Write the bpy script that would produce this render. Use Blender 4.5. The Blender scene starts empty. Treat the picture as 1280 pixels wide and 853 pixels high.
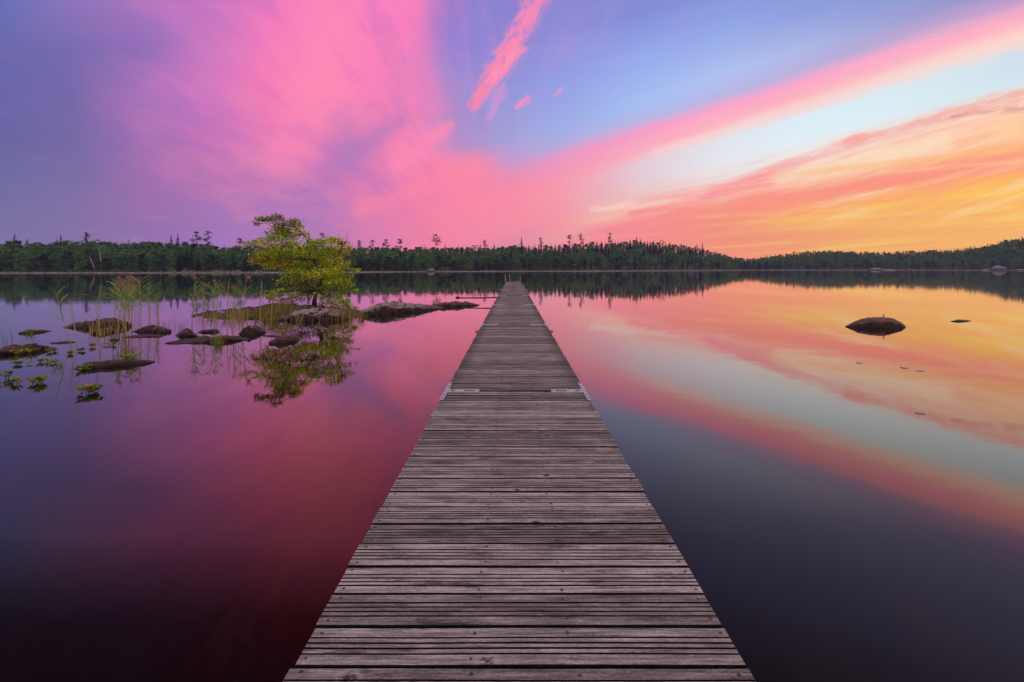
import bpy, math, random
from mathutils import Vector, noise as mnoise

random.seed(7)
R = math.radians
C = bpy.context.scene.collection
SC = bpy.context.scene
F, PX, PY, HC = 569.0, 641.5, 335.4, 1.8      # focal length (px), vanishing point, eye height above the lake


def at(px, py, d):
    return Vector(((px - PX) / F * d, d, HC - (py - PY) / F * d))


def onwater(px, py):
    return at(px, py, HC * F / (py - PY))


def itp(tab, x):
    if x <= tab[0][0]:
        return tab[0][1]
    for (a, va), (b, vb) in zip(tab, tab[1:]):
        if x <= b:
            return va + (vb - va) * (x - a) / (b - a)
    return tab[-1][1]


def smooth(t):
    t = max(0.0, min(1.0, t))
    return t * t * (3 - 2 * t)


def fbm(v, s, o=4):
    return mnoise.fractal(Vector(v) * s, 1.0, 2.0, o)


# ------------------------------------------------------------------ mesh helper
class MB:
    def __init__(self):
        self.v, self.f, self.m = [], [], []

    def face(self, pts, mi=0):
        n = len(self.v)
        self.v += [tuple(p) for p in pts]
        self.f.append(tuple(range(n, n + len(pts))))
        self.m.append(mi)

    def box(self, lo, hi, mi=0):
        n = len(self.v)
        x0, y0, z0 = lo
        x1, y1, z1 = hi
        self.v += [(x0, y0, z0), (x1, y0, z0), (x1, y1, z0), (x0, y1, z0),
                   (x0, y0, z1), (x1, y0, z1), (x1, y1, z1), (x0, y1, z1)]
        for q in ((0, 3, 2, 1), (4, 5, 6, 7), (0, 1, 5, 4), (1, 2, 6, 5), (2, 3, 7, 6), (3, 0, 4, 7)):
            self.f.append(tuple(n + i for i in q))
            self.m.append(mi)

    def tube(self, path, rad, n=6, mi=0, mifn=None):
        path = [Vector(p) for p in path]
        base = len(self.v)
        for i, p in enumerate(path):
            d = (path[min(i + 1, len(path) - 1)] - path[max(i - 1, 0)])
            d = d.normalized() if d.length > 1e-9 else Vector((0, 0, 1))
            a = d.orthogonal().normalized() if abs(d.z) < .9 else d.cross(Vector((0, 1, 0))).normalized()
            b = d.cross(a)
            r = rad[i] if isinstance(rad, (list, tuple)) else rad
            for k in range(n):
                t = 2 * math.pi * k / n
                self.v.append(tuple(p + (a * math.cos(t) + b * math.sin(t)) * r))
        for i in range(len(path) - 1):
            for k in range(n):
                k2 = (k + 1) % n
                self.f.append((base + i * n + k, base + i * n + k2, base + (i + 1) * n + k2, base + (i + 1) * n + k))
                self.m.append(mifn(i / max(1, len(path) - 1)) if mifn else mi)
        self.f.append(tuple(base + k for k in range(n))[::-1])
        self.m.append(mi)
        e = base + (len(path) - 1) * n
        self.f.append(tuple(e + k for k in range(n)))
        self.m.append(mifn(1) if mifn else mi)

    def strip(self, path, wid, side, mi=0):
        base = len(self.v)
        side = Vector(side)
        for p, w in zip(path, wid):
            p = Vector(p)
            self.v += [tuple(p - side * w * .5), tuple(p + side * w * .5)]
        for i in range(len(path) - 1):
            a = base + 2 * i
            self.f.append((a, a + 1, a + 3, a + 2))
            self.m.append(mi)

    def leaf(self, p, l, w, rng, mi=0, flat=0.0, up=0.0):
        d = Vector((rng.gauss(0, 1), rng.gauss(0, 1), rng.gauss(0, 1) * (1 - flat) - .2))
        d = d.normalized() if d.length > 1e-6 else Vector((1, 0, 0))
        u = Vector((rng.gauss(0, 1), rng.gauss(0, 1), rng.gauss(0, 1)))
        if up:
            u.x *= .9
            u.y *= .9
            u.z = abs(u.z) + up
        s = d.cross(u)
        s = s.normalized() if s.length > 1e-6 else Vector((0, 1, 0))
        p = Vector(p)
        self.face([p - d * l * .5, p + s * w * .5, p + d * l * .5, p - s * w * .5], mi)

    def build(self, name, mats, parent=None, sm=False, loc=(0, 0, 0)):
        me = bpy.data.meshes.new(name)
        me.from_pydata(self.v, [], self.f)
        mats = mats if isinstance(mats, (list, tuple)) else [mats]
        for m in mats:
            me.materials.append(m)
        if len(mats) > 1:
            me.polygons.foreach_set('material_index', self.m)
        if sm:
            me.polygons.foreach_set('use_smooth', [True] * len(me.polygons))
        me.update()
        o = bpy.data.objects.new(name, me)
        C.objects.link(o)
        o.location = loc
        if parent is not None:
            o.parent = parent
        return o


def tag(o, label, cat, group=None):
    o['label'] = label
    o['category'] = cat
    if group:
        o['group'] = group
    return o


def struct(o, kind='structure'):
    o['kind'] = kind
    return o


def empty(name, loc=(0, 0, 0)):
    o = bpy.data.objects.new(name, None)
    o.empty_display_size = .2
    C.objects.link(o)
    o.location = loc
    return o


def dup(root):
    r = root.copy()
    C.objects.link(r)
    for ch in list(root.children):
        c = ch.copy()
        C.objects.link(c)
        c.parent = r
        for g in ch.children:
            d = g.copy()
            C.objects.link(d)
            d.parent = c
    return r


# ------------------------------------------------------------------ material helper
class NT:
    def __init__(self, tree):
        self.t, self.n, self.l = tree, tree.nodes, tree.links

    def new(self, typ, **kw):
        n = self.n.new(typ)
        for k, v in kw.items():
            setattr(n, k, v)
        return n

    def put(self, sock, val):
        if isinstance(val, bpy.types.NodeSocket):
            self.l.new(val, sock)
        elif val is not None:
            sock.default_value = val

    def math(self, op, a, b=None, c=None, clamp=False):
        n = self.new('ShaderNodeMath', operation=op, use_clamp=clamp)
        for i, v in enumerate((a, b, c)):
            if v is not None:
                self.put(n.inputs[i], v)
        return n.outputs[0]

    def mix(self, fac, a, b, mode='MIX'):
        n = self.new('ShaderNodeMix', data_type='RGBA', blend_type=mode)
        self.put(n.inputs[0], fac)
        for i, v in ((6, a), (7, b)):
            if isinstance(v, tuple) and len(v) == 3:
                v = v + (1,)
            self.put(n.inputs[i], v)
        return n.outputs[2]

    def rng(self, v, a, b, c=0.0, d=1.0, kind='SMOOTHSTEP'):
        n = self.new('ShaderNodeMapRange', interpolation_type=kind)
        n.clamp = True if kind == 'LINEAR' else n.clamp
        for i, x in enumerate((v, a, b, c, d)):
            self.put(n.inputs[i], x)
        return n.outputs[0]

    def ramp(self, fac, stops, interp='LINEAR'):
        n = self.new('ShaderNodeValToRGB')
        cr = n.color_ramp
        cr.interpolation = interp
        while len(cr.elements) < len(stops):
            cr.elements.new(.5)
        for e, (p, c) in zip(cr.elements, stops):
            e.position = p
        for e, (p, c) in zip(cr.elements, stops):
            e.color = tuple(c) + (1,)
        self.put(n.inputs[0], fac)
        return n.outputs[0]

    def noise(self, vec, scale, detail=4, rough=.55, dist=0.0, out=0):
        n = self.new('ShaderNodeTexNoise')
        self.put(n.inputs['Vector'], vec)
        n.inputs['Scale'].default_value = scale
        n.inputs['Detail'].default_value = detail
        n.inputs['Roughness'].default_value = rough
        n.inputs['Distortion'].default_value = dist
        return n.outputs[out]

    def mapping(self, vec, scale=(1, 1, 1), loc=(0, 0, 0), rot=(0, 0, 0)):
        n = self.new('ShaderNodeMapping')
        self.put(n.inputs['Vector'], vec)
        n.inputs['Scale'].default_value = scale
        n.inputs['Location'].default_value = loc
        n.inputs['Rotation'].default_value = rot
        return n.outputs[0]

    def xyz(self, v):
        n = self.new('ShaderNodeSeparateXYZ')
        self.put(n.inputs[0], v)
        return n.outputs

    def comb(self, x=0.0, y=0.0, z=0.0):
        n = self.new('ShaderNodeCombineXYZ')
        for i, v in enumerate((x, y, z)):
            self.put(n.inputs[i], v)
        return n.outputs[0]

    def bump(self, h, strength, dist=.01):
        n = self.new('ShaderNodeBump')
        self.put(n.inputs['Height'], h)
        n.inputs['Strength'].default_value = strength
        n.inputs['Distance'].default_value = dist
        return n.outputs[0]


def mat(name):
    m = bpy.data.materials.new(name)
    m.use_nodes = True
    t = NT(m.node_tree)
    b = m.node_tree.nodes['Principled BSDF']
    return m, t, b


def simple(name, col, rough=.7, var=.25, scale=6, metal=0.0, bump=0.0):
    m, t, b = mat(name)
    tc = t.new('ShaderNodeTexCoord').outputs['Object']
    n = t.noise(tc, scale, 5)
    d = tuple(c * (1 - var) for c in col)
    u = tuple(min(1, c * (1 + var)) for c in col)
    t.put(b.inputs['Base Color'], t.mix(t.rng(n, .3, .7), d, u))
    b.inputs['Roughness'].default_value = rough
    b.inputs['Metallic'].default_value = metal
    if bump:
        t.put(b.inputs['Normal'], t.bump(n, bump, .02))
    return m


def foliage(name, cols, trans=.3, scale=1.2, rough=.6, objvar=.35):
    """leaf material: colour varies by clump and by plant; part of the light passes through"""
    m, t, b = mat(name)
    geo = t.new('ShaderNodeNewGeometry')
    oi = t.new('ShaderNodeObjectInfo')
    n = t.noise(geo.outputs['Position'], scale, 3)
    mixf = t.math('ADD', t.math('MULTIPLY', n, 1.0), t.math('MULTIPLY', t.math('SUBTRACT', oi.outputs['Random'], .5), objvar))
    st = [(.25 + .5 * i / max(1, len(cols) - 1), c) for i, c in enumerate(cols)]
    col = t.ramp(mixf, st)
    t.put(b.inputs['Base Color'], col)
    b.inputs['Roughness'].default_value = rough
    b.inputs['Specular IOR Level'].default_value = .25
    tr = t.new('ShaderNodeBsdfTranslucent')
    t.put(tr.inputs['Color'], col)
    mx = t.new('ShaderNodeMixShader')
    mx.inputs[0].default_value = trans
    t.l.new(b.outputs[0], mx.inputs[1])
    t.l.new(tr.outputs[0], mx.inputs[2])
    t.l.new(mx.outputs[0], m.node_tree.nodes['Material Output'].inputs['Surface'])
    return m


PITCH, DECK, HW, PIERX = .179, .40, .798, .023


def wood_material():
    m, t, b = mat('weathered_deck_wood')
    tc = t.new('ShaderNodeTexCoord').outputs['Object']
    x, y, z = t.xyz(tc)
    k = t.math('FLOOR', t.math('DIVIDE', t.math('SUBTRACT', y, 1.6), PITCH))
    wn = t.new('ShaderNodeTexWhiteNoise', noise_dimensions='1D')
    t.put(wn.inputs['W'], k)
    kv = wn.outputs[0]
    xo = t.math('ADD', x, t.math('MULTIPLY', kv, 37.0))
    gv = t.comb(xo, y, 0.0)
    grain = t.noise(t.mapping(gv, (2.6, 80, 1)), 1.0, 6, .62, .3)
    fine = t.noise(t.mapping(gv, (14, 330, 1)), 1.0, 4, .6)
    blot = t.noise(t.mapping(gv, (3.4, 11, 1)), 1.0, 6, .65)
    speck = t.noise(t.mapping(gv, (60, 130, 1)), 1.0, 3, .6)
    f = t.math('ADD', t.math('MULTIPLY', grain, .56), t.math('MULTIPLY', fine, .42))
    f = t.math('ADD', f, t.math('MULTIPLY', t.math('SUBTRACT', blot, .5), .38))
    f = t.math('ADD', f, t.math('MULTIPLY', t.math('SUBTRACT', kv, .5), .15))
    f = t.math('ADD', f, t.math('MULTIPLY', t.math('SUBTRACT', speck, .5), .25))
    col = t.ramp(f, [(.26, (.022, .017, .018)), (.38, (.105, .084, .086)), (.5, (.205, .170, .172)), (.64, (.43, .37, .375))])
    # knots
    frac = t.math('DIVIDE', t.math('SUBTRACT', y, 1.6), PITCH)
    vo = t.new('ShaderNodeTexVoronoi', feature='F1')
    t.put(vo.inputs['Vector'], t.comb(t.math('MULTIPLY', xo, 4.2), t.math('MULTIPLY', frac, 1.0), 0.0))
    vo.inputs['Scale'].default_value = 1.0
    dist = t.math('ADD', vo.outputs['Distance'], t.math('MULTIPLY', t.math('SUBTRACT', speck, .5), .28))
    wn2 = t.new('ShaderNodeTexWhiteNoise', noise_dimensions='3D')
    t.put(wn2.inputs['Vector'], vo.outputs['Position'])
    kn = t.rng(dist, .05, .125, 1.0, 0.0)
    kn = t.math('MULTIPLY', kn, t.rng(wn2.outputs[0], .30, .40))
    col = t.mix(t.math('MULTIPLY', kn, .93), col, (.028, .018, .018))
    smear = t.math('MULTIPLY', t.rng(t.noise(t.mapping(gv, (3.0, 16, 1), (4, 2, 0)), 1.0, 6, .68), .54, .66), .7)
    col = t.mix(smear, col, (.030, .023, .025))
    scuff = t.math('MULTIPLY', t.rng(t.noise(t.mapping(gv, (9, 60, 1), (1, 7, 0)), 1.0, 6, .7), .60, .72), .6)
    col = t.mix(scuff, col, (.46, .40, .41))
    ring = t.math('MULTIPLY', t.rng(dist, .13, .17), t.rng(dist, .17, .24, 1.0, 0.0))
    ring = t.math('MULTIPLY', ring, t.math('MULTIPLY', t.rng(wn2.outputs[0], .30, .40), .4))
    col = t.mix(ring, col, (.40, .33, .34))
    # moss and dirt: worn brown patches in the middle far out, dark dirt along the edges
    far = t.rng(y, 4.6, 6.0)
    ax = t.math('ABSOLUTE', t.math('SUBTRACT', x, PIERX))
    big = t.noise(t.mapping(tc, (1.2, .35, 1)), 1.0, 5, .6)
    edge = t.rng(t.math('ADD', ax, t.math('MULTIPLY', t.math('SUBTRACT', grain, .5), .35)), .60, .76)
    col = t.mix(t.math('MULTIPLY', t.math('MULTIPLY', edge, far), .55), col, (.055, .038, .036))
    mid = t.math('MULTIPLY', t.rng(t.math('ADD', ax, t.math('MULTIPLY', t.math('SUBTRACT', blot, .5), .5)), .34, .12), t.rng(big, .42, .6))
    col = t.mix(t.math('MULTIPLY', t.math('MULTIPLY', mid, t.rng(y, 8, 13)), .5), col, (.16, .095, .06))
    t.put(b.inputs['Base Color'], col)
    t.put(b.inputs['Roughness'], t.rng(f, .3, .7, .72, .9))
    b.inputs['Specular IOR Level'].default_value = .25
    h = t.math('ADD', t.math('MULTIPLY', grain, .6), t.math('ADD', t.math('MULTIPLY', fine, .5), t.math('MULTIPLY', kn, -.5)))
    t.put(b.inputs['Normal'], t.bump(h, .8, .008))
    return m


def rock_material(name, c0, c1, c2, wet=.10, lichen=(.36, .30, .30), lich=.55, moss=0.0):
    m, t, b = mat(name)
    geo = t.new('ShaderNodeNewGeometry')
    pos = geo.outputs['Position']
    n1 = t.noise(pos, 3.2, 7, .65)
    n2 = t.noise(pos, 22, 5, .65)
    n3 = t.noise(pos, 1.1, 4)
    f = t.math('ADD', t.math('MULTIPLY', n1, .6), t.math('MULTIPLY', n2, .4))
    col = t.ramp(f, [(.36, c0), (.5, c1), (.64, c2)])
    nz = t.xyz(geo.outputs['Normal'])[2]
    up = t.rng(t.math('ADD', nz, t.math('MULTIPLY', t.math('SUBTRACT', n1, .5), 1.4)), .55, .95)
    col = t.mix(t.math('MULTIPLY', up, lich), col, lichen)
    if moss:
        mo = t.math('MULTIPLY', t.rng(t.math('ADD', nz, t.math('MULTIPLY', t.math('SUBTRACT', n3, .5), 2.0)), .2, .8), moss)
        col = t.mix(mo, col, (.055, .052, .010))
    zz = t.math('ADD', t.xyz(pos)[2], t.math('MULTIPLY', t.math('SUBTRACT', n1, .5), .12))
    w = t.rng(zz, wet, wet * 2.0, 1.0, 0.0)
    col = t.mix(t.math('MULTIPLY', w, .72), col, (.022, .014, .014))
    t.put(b.inputs['Base Color'], col)
    t.put(b.inputs['Roughness'], t.math('SUBTRACT', .9, t.math('MULTIPLY', w, .3)))
    b.inputs['Specular IOR Level'].default_value = .18
    t.put(b.inputs['Normal'], t.bump(f, .8, .06))
    return m


M = {}
M['wood'] = wood_material()
M['beam'] = simple('dark_wet_timber', (.05, .036, .034), .8, .4, 9)
M['float'] = simple('grey_float_plastic', (.10, .10, .11), .6, .2, 3)
M['steel'] = simple('galvanised_steel', (.42, .43, .46), .5, .18, 40, .55)
M['slot'] = simple('dark_slot', (.02, .02, .022), .6, .2, 20)
M['groove'] = simple('groove_shade_black', (.009, .007, .007), .95, .4, 30)  # near-black colour paints the shade inside grooves, board gaps and joints
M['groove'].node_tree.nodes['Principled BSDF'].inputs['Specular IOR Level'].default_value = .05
M['rust'] = simple('orange_painted_pipe', (.42, .12, .05), .55, .35, 30)
M['rail'] = simple('ladder_tube_metal', (.30, .22, .22), .4, .25, 30, .5)
M['rock'] = rock_material('brown_lake_rock', (.011, .0042, .0034), (.044, .0165, .0125), (.125, .056, .045), .07, (.18, .105, .098), .40)
M['rockpale'] = rock_material('lichened_lake_rock', (.015, .006, .0045), (.056, .023, .018), (.145, .074, .064), .12, (.30, .225, .235), .8)
M['bank'] = rock_material('mossy_islet_rock', (.018, .009, .007), (.04, .02, .014), (.085, .048, .034), .05, (.16, .09, .08), .3, .45)
M['shorerock'] = rock_material('pale_shore_rock', (.04, .032, .036), (.08, .064, .07), (.14, .12, .13), .1)
M['bark'] = simple('dark_tree_bark', (.055, .030, .024), .9, .4, 14, 0, .5)
M['pinebark'] = simple('forest_bark', (.075, .052, .045), .9, .4, 2)
M['birch'] = simple('white_birch_bark', (.33, .30, .30), .8, .25, 3)
M['leafgreen'] = foliage('fresh_green_leaf', [(.20, .33, .012), (.36, .50, .018), (.54, .64, .03)], .30, 2.2)
M['leafyellow'] = foliage('yellow_green_leaf', [(.42, .42, .010), (.60, .56, .014), (.72, .62, .02)], .30, 2.2)
M['leafolive'] = foliage('olive_leaf', [(.11, .12, .010), (.20, .22, .012)], .2, 2.2)
M['leaforange'] = foliage('orange_autumn_leaf', [(.40, .17, .012), (.55, .27, .02)], .30, 2.2)
M['spruce'] = foliage('spruce_needles', [(.0035, .013, .010), (.008, .028, .018), (.018, .050, .026)], .1, .35)
M['pine'] = foliage('pine_needles', [(.005, .015, .011), (.012, .031, .020), (.022, .046, .028)], .1, .35)
M['broad'] = foliage('broadleaf_canopy', [(.005, .020, .011), (.026, .072, .028), (.088, .170, .050)], .15, .30, .6, .9)
M['reedgreen'] = foliage('reed_leaf', [(.11, .22, .03), (.22, .33, .05), (.36, .38, .09)], .35, 3)
M['reedstraw'] = simple('reed_straw_stem', (.34, .20, .075), .7, .35, 8)
M['plume'] = simple('reed_plume', (.34, .165, .15), .9, .3, 20)
M['waterleaf'] = foliage('water_plant_leaf', [(.07, .13, .015), (.14, .20, .02), (.24, .24, .03)], .25, 7)
M['grass'] = foliage('islet_grass', [(.10, .11, .012), (.19, .18, .018), (.28, .21, .03)], .3, 3)
M['pad'] = simple('lily_pad_leaf', (.16, .12, .08), .35, .3, 10)
M['floor'] = simple('forest_floor', (.025, .028, .016), .95, .4, .3)
M['shore'] = simple('pale_shore_grass', (.17, .14, .115), .9, .4, .7)
M['redpaint'] = simple('red_boat_paint', (.65, .04, .07), .4, .1, 3)


# ------------------------------------------------------------------ setting: lake and terrain
def lake():
    m, t, b = mat('still_lake_water')
    b.inputs['Base Color'].default_value = (.0030, .0014, .0020, 1)
    b.inputs['Roughness'].default_value = .6
    b.inputs['Specular IOR Level'].default_value = 0.0
    pos = t.new('ShaderNodeNewGeometry').outputs['Position']
    soft = t.noise(t.mapping(pos, (.05, .12, 1)), 1.0, 4)
    gl = t.new('ShaderNodeBsdfGlossy')
    t.put(gl.inputs['Roughness'], t.rng(soft,   .3, .7, .02, .042, 'LINEAR'))
    h = t.noise(t.mapping(pos, (.45, 1.0, 1)), 1.0, 3)
    nrm = t.bump(h, .05, .05)
    t.put(gl.inputs['Normal'], nrm)
    lw = t.new('ShaderNodeLayerWeight')
    lw.inputs['Blend'].default_value = .5
    t.put(gl.inputs['Color'], t.mix(t.rng(lw.outputs['Facing'], .52, .96), (.90, .66, .50), (1.0, .98, 1.0)))
    fr = t.math('MULTIPLY_ADD', t.math('POWER', lw.outputs['Facing'], 3.6), 1.12, .012, clamp=True)
    mx = t.new('ShaderNodeMixShader')
    t.put(mx.inputs[0], fr)
    t.l.new(b.outputs[0], mx.inputs[1])
    t.l.new(gl.outputs[0], mx.inputs[2])
    t.l.new(mx.outputs[0], m.node_tree.nodes['Material Output'].inputs['Surface'])
    mb = MB()
    mb.face([(-700, -60, 0), (700, -60, 0), (700, 760, 0), (-700, 760, 0)])
    struct(mb.build('lake', m))


lake()

SHORE = [(-450, 160), (0, 165), (300, 176), (450, 200), (600, 245), (750, 275), (860, 320), (930, 405), (1000, 425),
         (1150, 410), (1280, 365), (1500, 330), (1750, 320)]
SKY = [(-450, 300), (0, 301), (60, 300), (110, 299), (200, 301), (250, 303), (280, 306), (330, 306), (420, 307), (470, 309), (540, 307.5),
       (600, 306.5), (700, 304.5), (760, 301), (800, 299), (850, 303.5), (900, 316), (930, 323), (960, 319.5), (1000, 314), (1040, 312.5),
       (1100, 315), (1150, 312.5), (1200, 310.5), (1235, 306), (1258, 299), (1280, 297), (1750, 295)]
SETB = [(0, 35), (650, 38), (780, 85), (850, 80), (930, 40), (1000, 60), (1200, 60), (1270, 40), (1750, 40)]
TREEH = 8.6


def crest(px):
    sb = itp(SETB, px)
    d = itp(SHORE, px) + sb
    return sb, max(.9, HC + (PY - itp(SKY, px)) / F * d - TREEH)


def ground(px, sb):
    s, h = crest(px)
    w = .5 * mnoise.noise(Vector((px * .02, sb * .05, 3)))
    return .25 + (h - .25) * smooth(sb / s) ** .9 + (w * min(1, sb / 10) if sb > 0 else 0)


def terrain():
    mb = MB()
    sbs = [-2.5, 0, 3, 8, 15, 24, 35, 50, 70, 95, 140, 220, 300]
    pxs = list(range(-450, 1751, 20))
    for px in pxs:
        d0 = itp(SHORE, px)
        for sb in sbs:
            d = d0 + sb
            z = -.6 if sb < 0 else ground(px, sb)
            mb.v.append(((px - PX) / F * d, d, z))
    n = len(sbs)
    for i in range(len(pxs) - 1):
        for j in range(n - 1):
            mb.f.append((i * n + j, (i + 1) * n + j, (i + 1) * n + j + 1, i * n + j + 1))
            mb.m.append(1 if j < 1 else 0)
    struct(mb.build('hills', [M['floor'], M['shore']], sm=True))
    # pale reeds and sedges along the far waterline: nobody could count them
    rng = random.Random(5)
    mb = MB()
    for i in range(5200):
        px = rng.uniform(-60, 1330)
        dens = 1.0 if 190 < px < 330 else .45
        if rng.random() > dens:
            continue
        d = itp(SHORE, px) + rng.uniform(-2.0, 1.5)
        h = rng.uniform(.2, .6) * (2.2 if 200 < px < 330 and mnoise.noise(Vector((px * .06, 0, 0))) > -.1 else 1)
        x = (px - PX) / F * d
        w = rng.uniform(.05, .16)
        l = rng.uniform(-.2, .2)
        mb.face([(x - w, d, -.05), (x + w, d, -.05), (x + l + w * .3, d + .1, h), (x + l - w * .3, d + .1, h)])
    o = mb.build('shore_sedge', M['shore'])
    struct(o, 'stuff')


terrain()


# ------------------------------------------------------------------ forest trees (unit height, base at the origin)
def crown_broad(seed, n=560, wid=.30, base=.12):
    rng = random.Random(seed)
    mb = MB()
    cl = []
    for i in range(15):
        z = base + (1 - base) * ((i + .5) / 15) ** .95
        prof = math.sin(math.pi * min(1, .12 + .86 * (z - base) / (1 - base)) ** .8)
        a = rng.uniform(0, 6.28)
        r = wid * prof * rng.uniform(.3, .85)
        cl.append((r * math.cos(a), r * math.sin(a), min(.93, z), wid * rng.uniform(.28, .5)))
    cl.append((0, 0, .9, .09))
    for i in range(n):
        cx, cy, cz, cr = cl[rng.randrange(len(cl))]
        d = Vector((rng.gauss(0, 1), rng.gauss(0, 1), rng.gauss(0, 1))).normalized() * cr * rng.uniform(.55, 1.05)
        s = rng.uniform(.028, .062)
        mb.leaf((cx + d.x, cy + d.y, min(1.0, cz + d.z * .8)), s * 1.4, s, rng)
    return mb


def crown_spruce(seed, n=460, wid=.17, base=.08):
    rng = random.Random(seed)
    mb = MB()
    for i in range(n):
        t = rng.random() ** .75
        z = 1 - t * (1 - base)
        tier = .72 + .28 * ((z * 13 + rng.random() * .3) % 1.0 < .5)
        r = (wid * t ** .85 + .006) * tier * rng.uniform(.35, 1.0)
        a = rng.uniform(0, 6.28)
        p = Vector((r * math.cos(a), r * math.sin(a), z))
        out = Vector((math.cos(a), math.sin(a), -.45)).normalized()
        s = Vector((-math.sin(a), math.cos(a), rng.uniform(-.3, .3)))
        l = (.03 + .055 * t) * rng.uniform(.7, 1.3)
        w = l * .55
        mb.face([p - out * l * .5, p + s * w * .5, p + out * l, p - s * w * .5])
    mb.face([(-.008, 0, .95), (.008, 0, .95), (0, 0, 1.02)])
    return mb


def crown_pine(seed, n=260, wid=.19, base=.45):
    rng = random.Random(seed)
    mb = MB()
    cl = []
    for i in range(9):
        z = rng.uniform(base, .97)
        a = rng.uniform(0, 6.28)
        r = wid * rng.uniform(.15, .9) * (1.15 - z * .55)
        cl.append((r * math.cos(a), r * math.sin(a), z, rng.uniform(.045, .085)))
    cl.append((0, 0, .96, .05))
    for i in range(n):
        cx, cy, cz, cr = cl[rng.randrange(len(cl))]
        d = Vector((rng.gauss(0, 1), rng.gauss(0, 1), rng.gauss(0, .55))) * cr * .6
        s = rng.uniform(.016, .036)
        mb.leaf((cx + d.x, cy + d.y, min(1.0, cz + d.z)), s * 1.6, s, rng)
    return mb, cl


def trunk_mb(h=.9, r=.011, lean=0.0, limbs=()):
    mb = MB()
    mb.tube([(lean * t * t, 0, h * t) for t in (-.04, .3, .65, 1)], [r * 1.2, r, r * .7, r * .25], 5)
    for (x, y, z, cr) in limbs:
        mb.tube([(0, 0, max(.2, z - .06)), (x * .6, y * .6, z - .02), (x, y, z)], [r * .5, r * .35, r * .15], 4)
    return mb


PROTO = {}


def proto(key, kind, tb, cb, bark, leaf):
    root = empty(kind)
    tb.build('trunk', M[bark], root)
    if cb is not None:
        cb.build('crown', M[leaf], root)
    PROTO[key] = root
    return root


for i in range(5):
    proto(('broad', i), 'broadleaf_tree', trunk_mb(.8, .013), crown_broad(100 + i, 620, (.27, .32, .24, .36, .29)[i], (.05, .1, .06, .12, .08)[i]), 'pinebark', 'broad')
for i in range(4):
    proto(('spruce', i), 'spruce_tree', trunk_mb(.95, .010), crown_spruce(200 + i, 480, (.15, .19, .13, .17)[i]), 'pinebark', 'spruce')
for i in range(4):
    cb, cl = crown_pine(300 + i, 280, (.16, .2, .13, .22)[i], (.5, .42, .55, .6)[i])
    proto(('pine', i), 'pine_tree', trunk_mb(.95, .011, 0, cl), cb, 'pinebark', 'pine')
USED = {}


def place(key, px, sb, h, label, cat, group=None, wide=1.0, rot=None, loc=None):
    o = PROTO[key] if key not in USED else dup(PROTO[key])
    USED[key] = 1
    d = itp(SHORE, px) + sb
    o.location = loc or ((px - PX) / F * d, d, ground(px, sb) - .1)
    o.scale = (h * wide, h * wide, h)
    o.rotation_euler = (0, 0, random.uniform(0, 6.28) if rot is None else rot)
    tag(o, label, cat, group)
    return o


REG = [(-99, 'on the left shore'), (400, 'between islet tree and jetty end'),
       (650, 'on the hill right of the jetty'), (925, 'on the far right shore')]
REGN = ['left shore', 'middle shore', 'right hill', 'far right shore']


def region(px):
    i = 0
    for k, (x, s) in enumerate(REG):
        if px >= x:
            i = k
    return i


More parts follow.
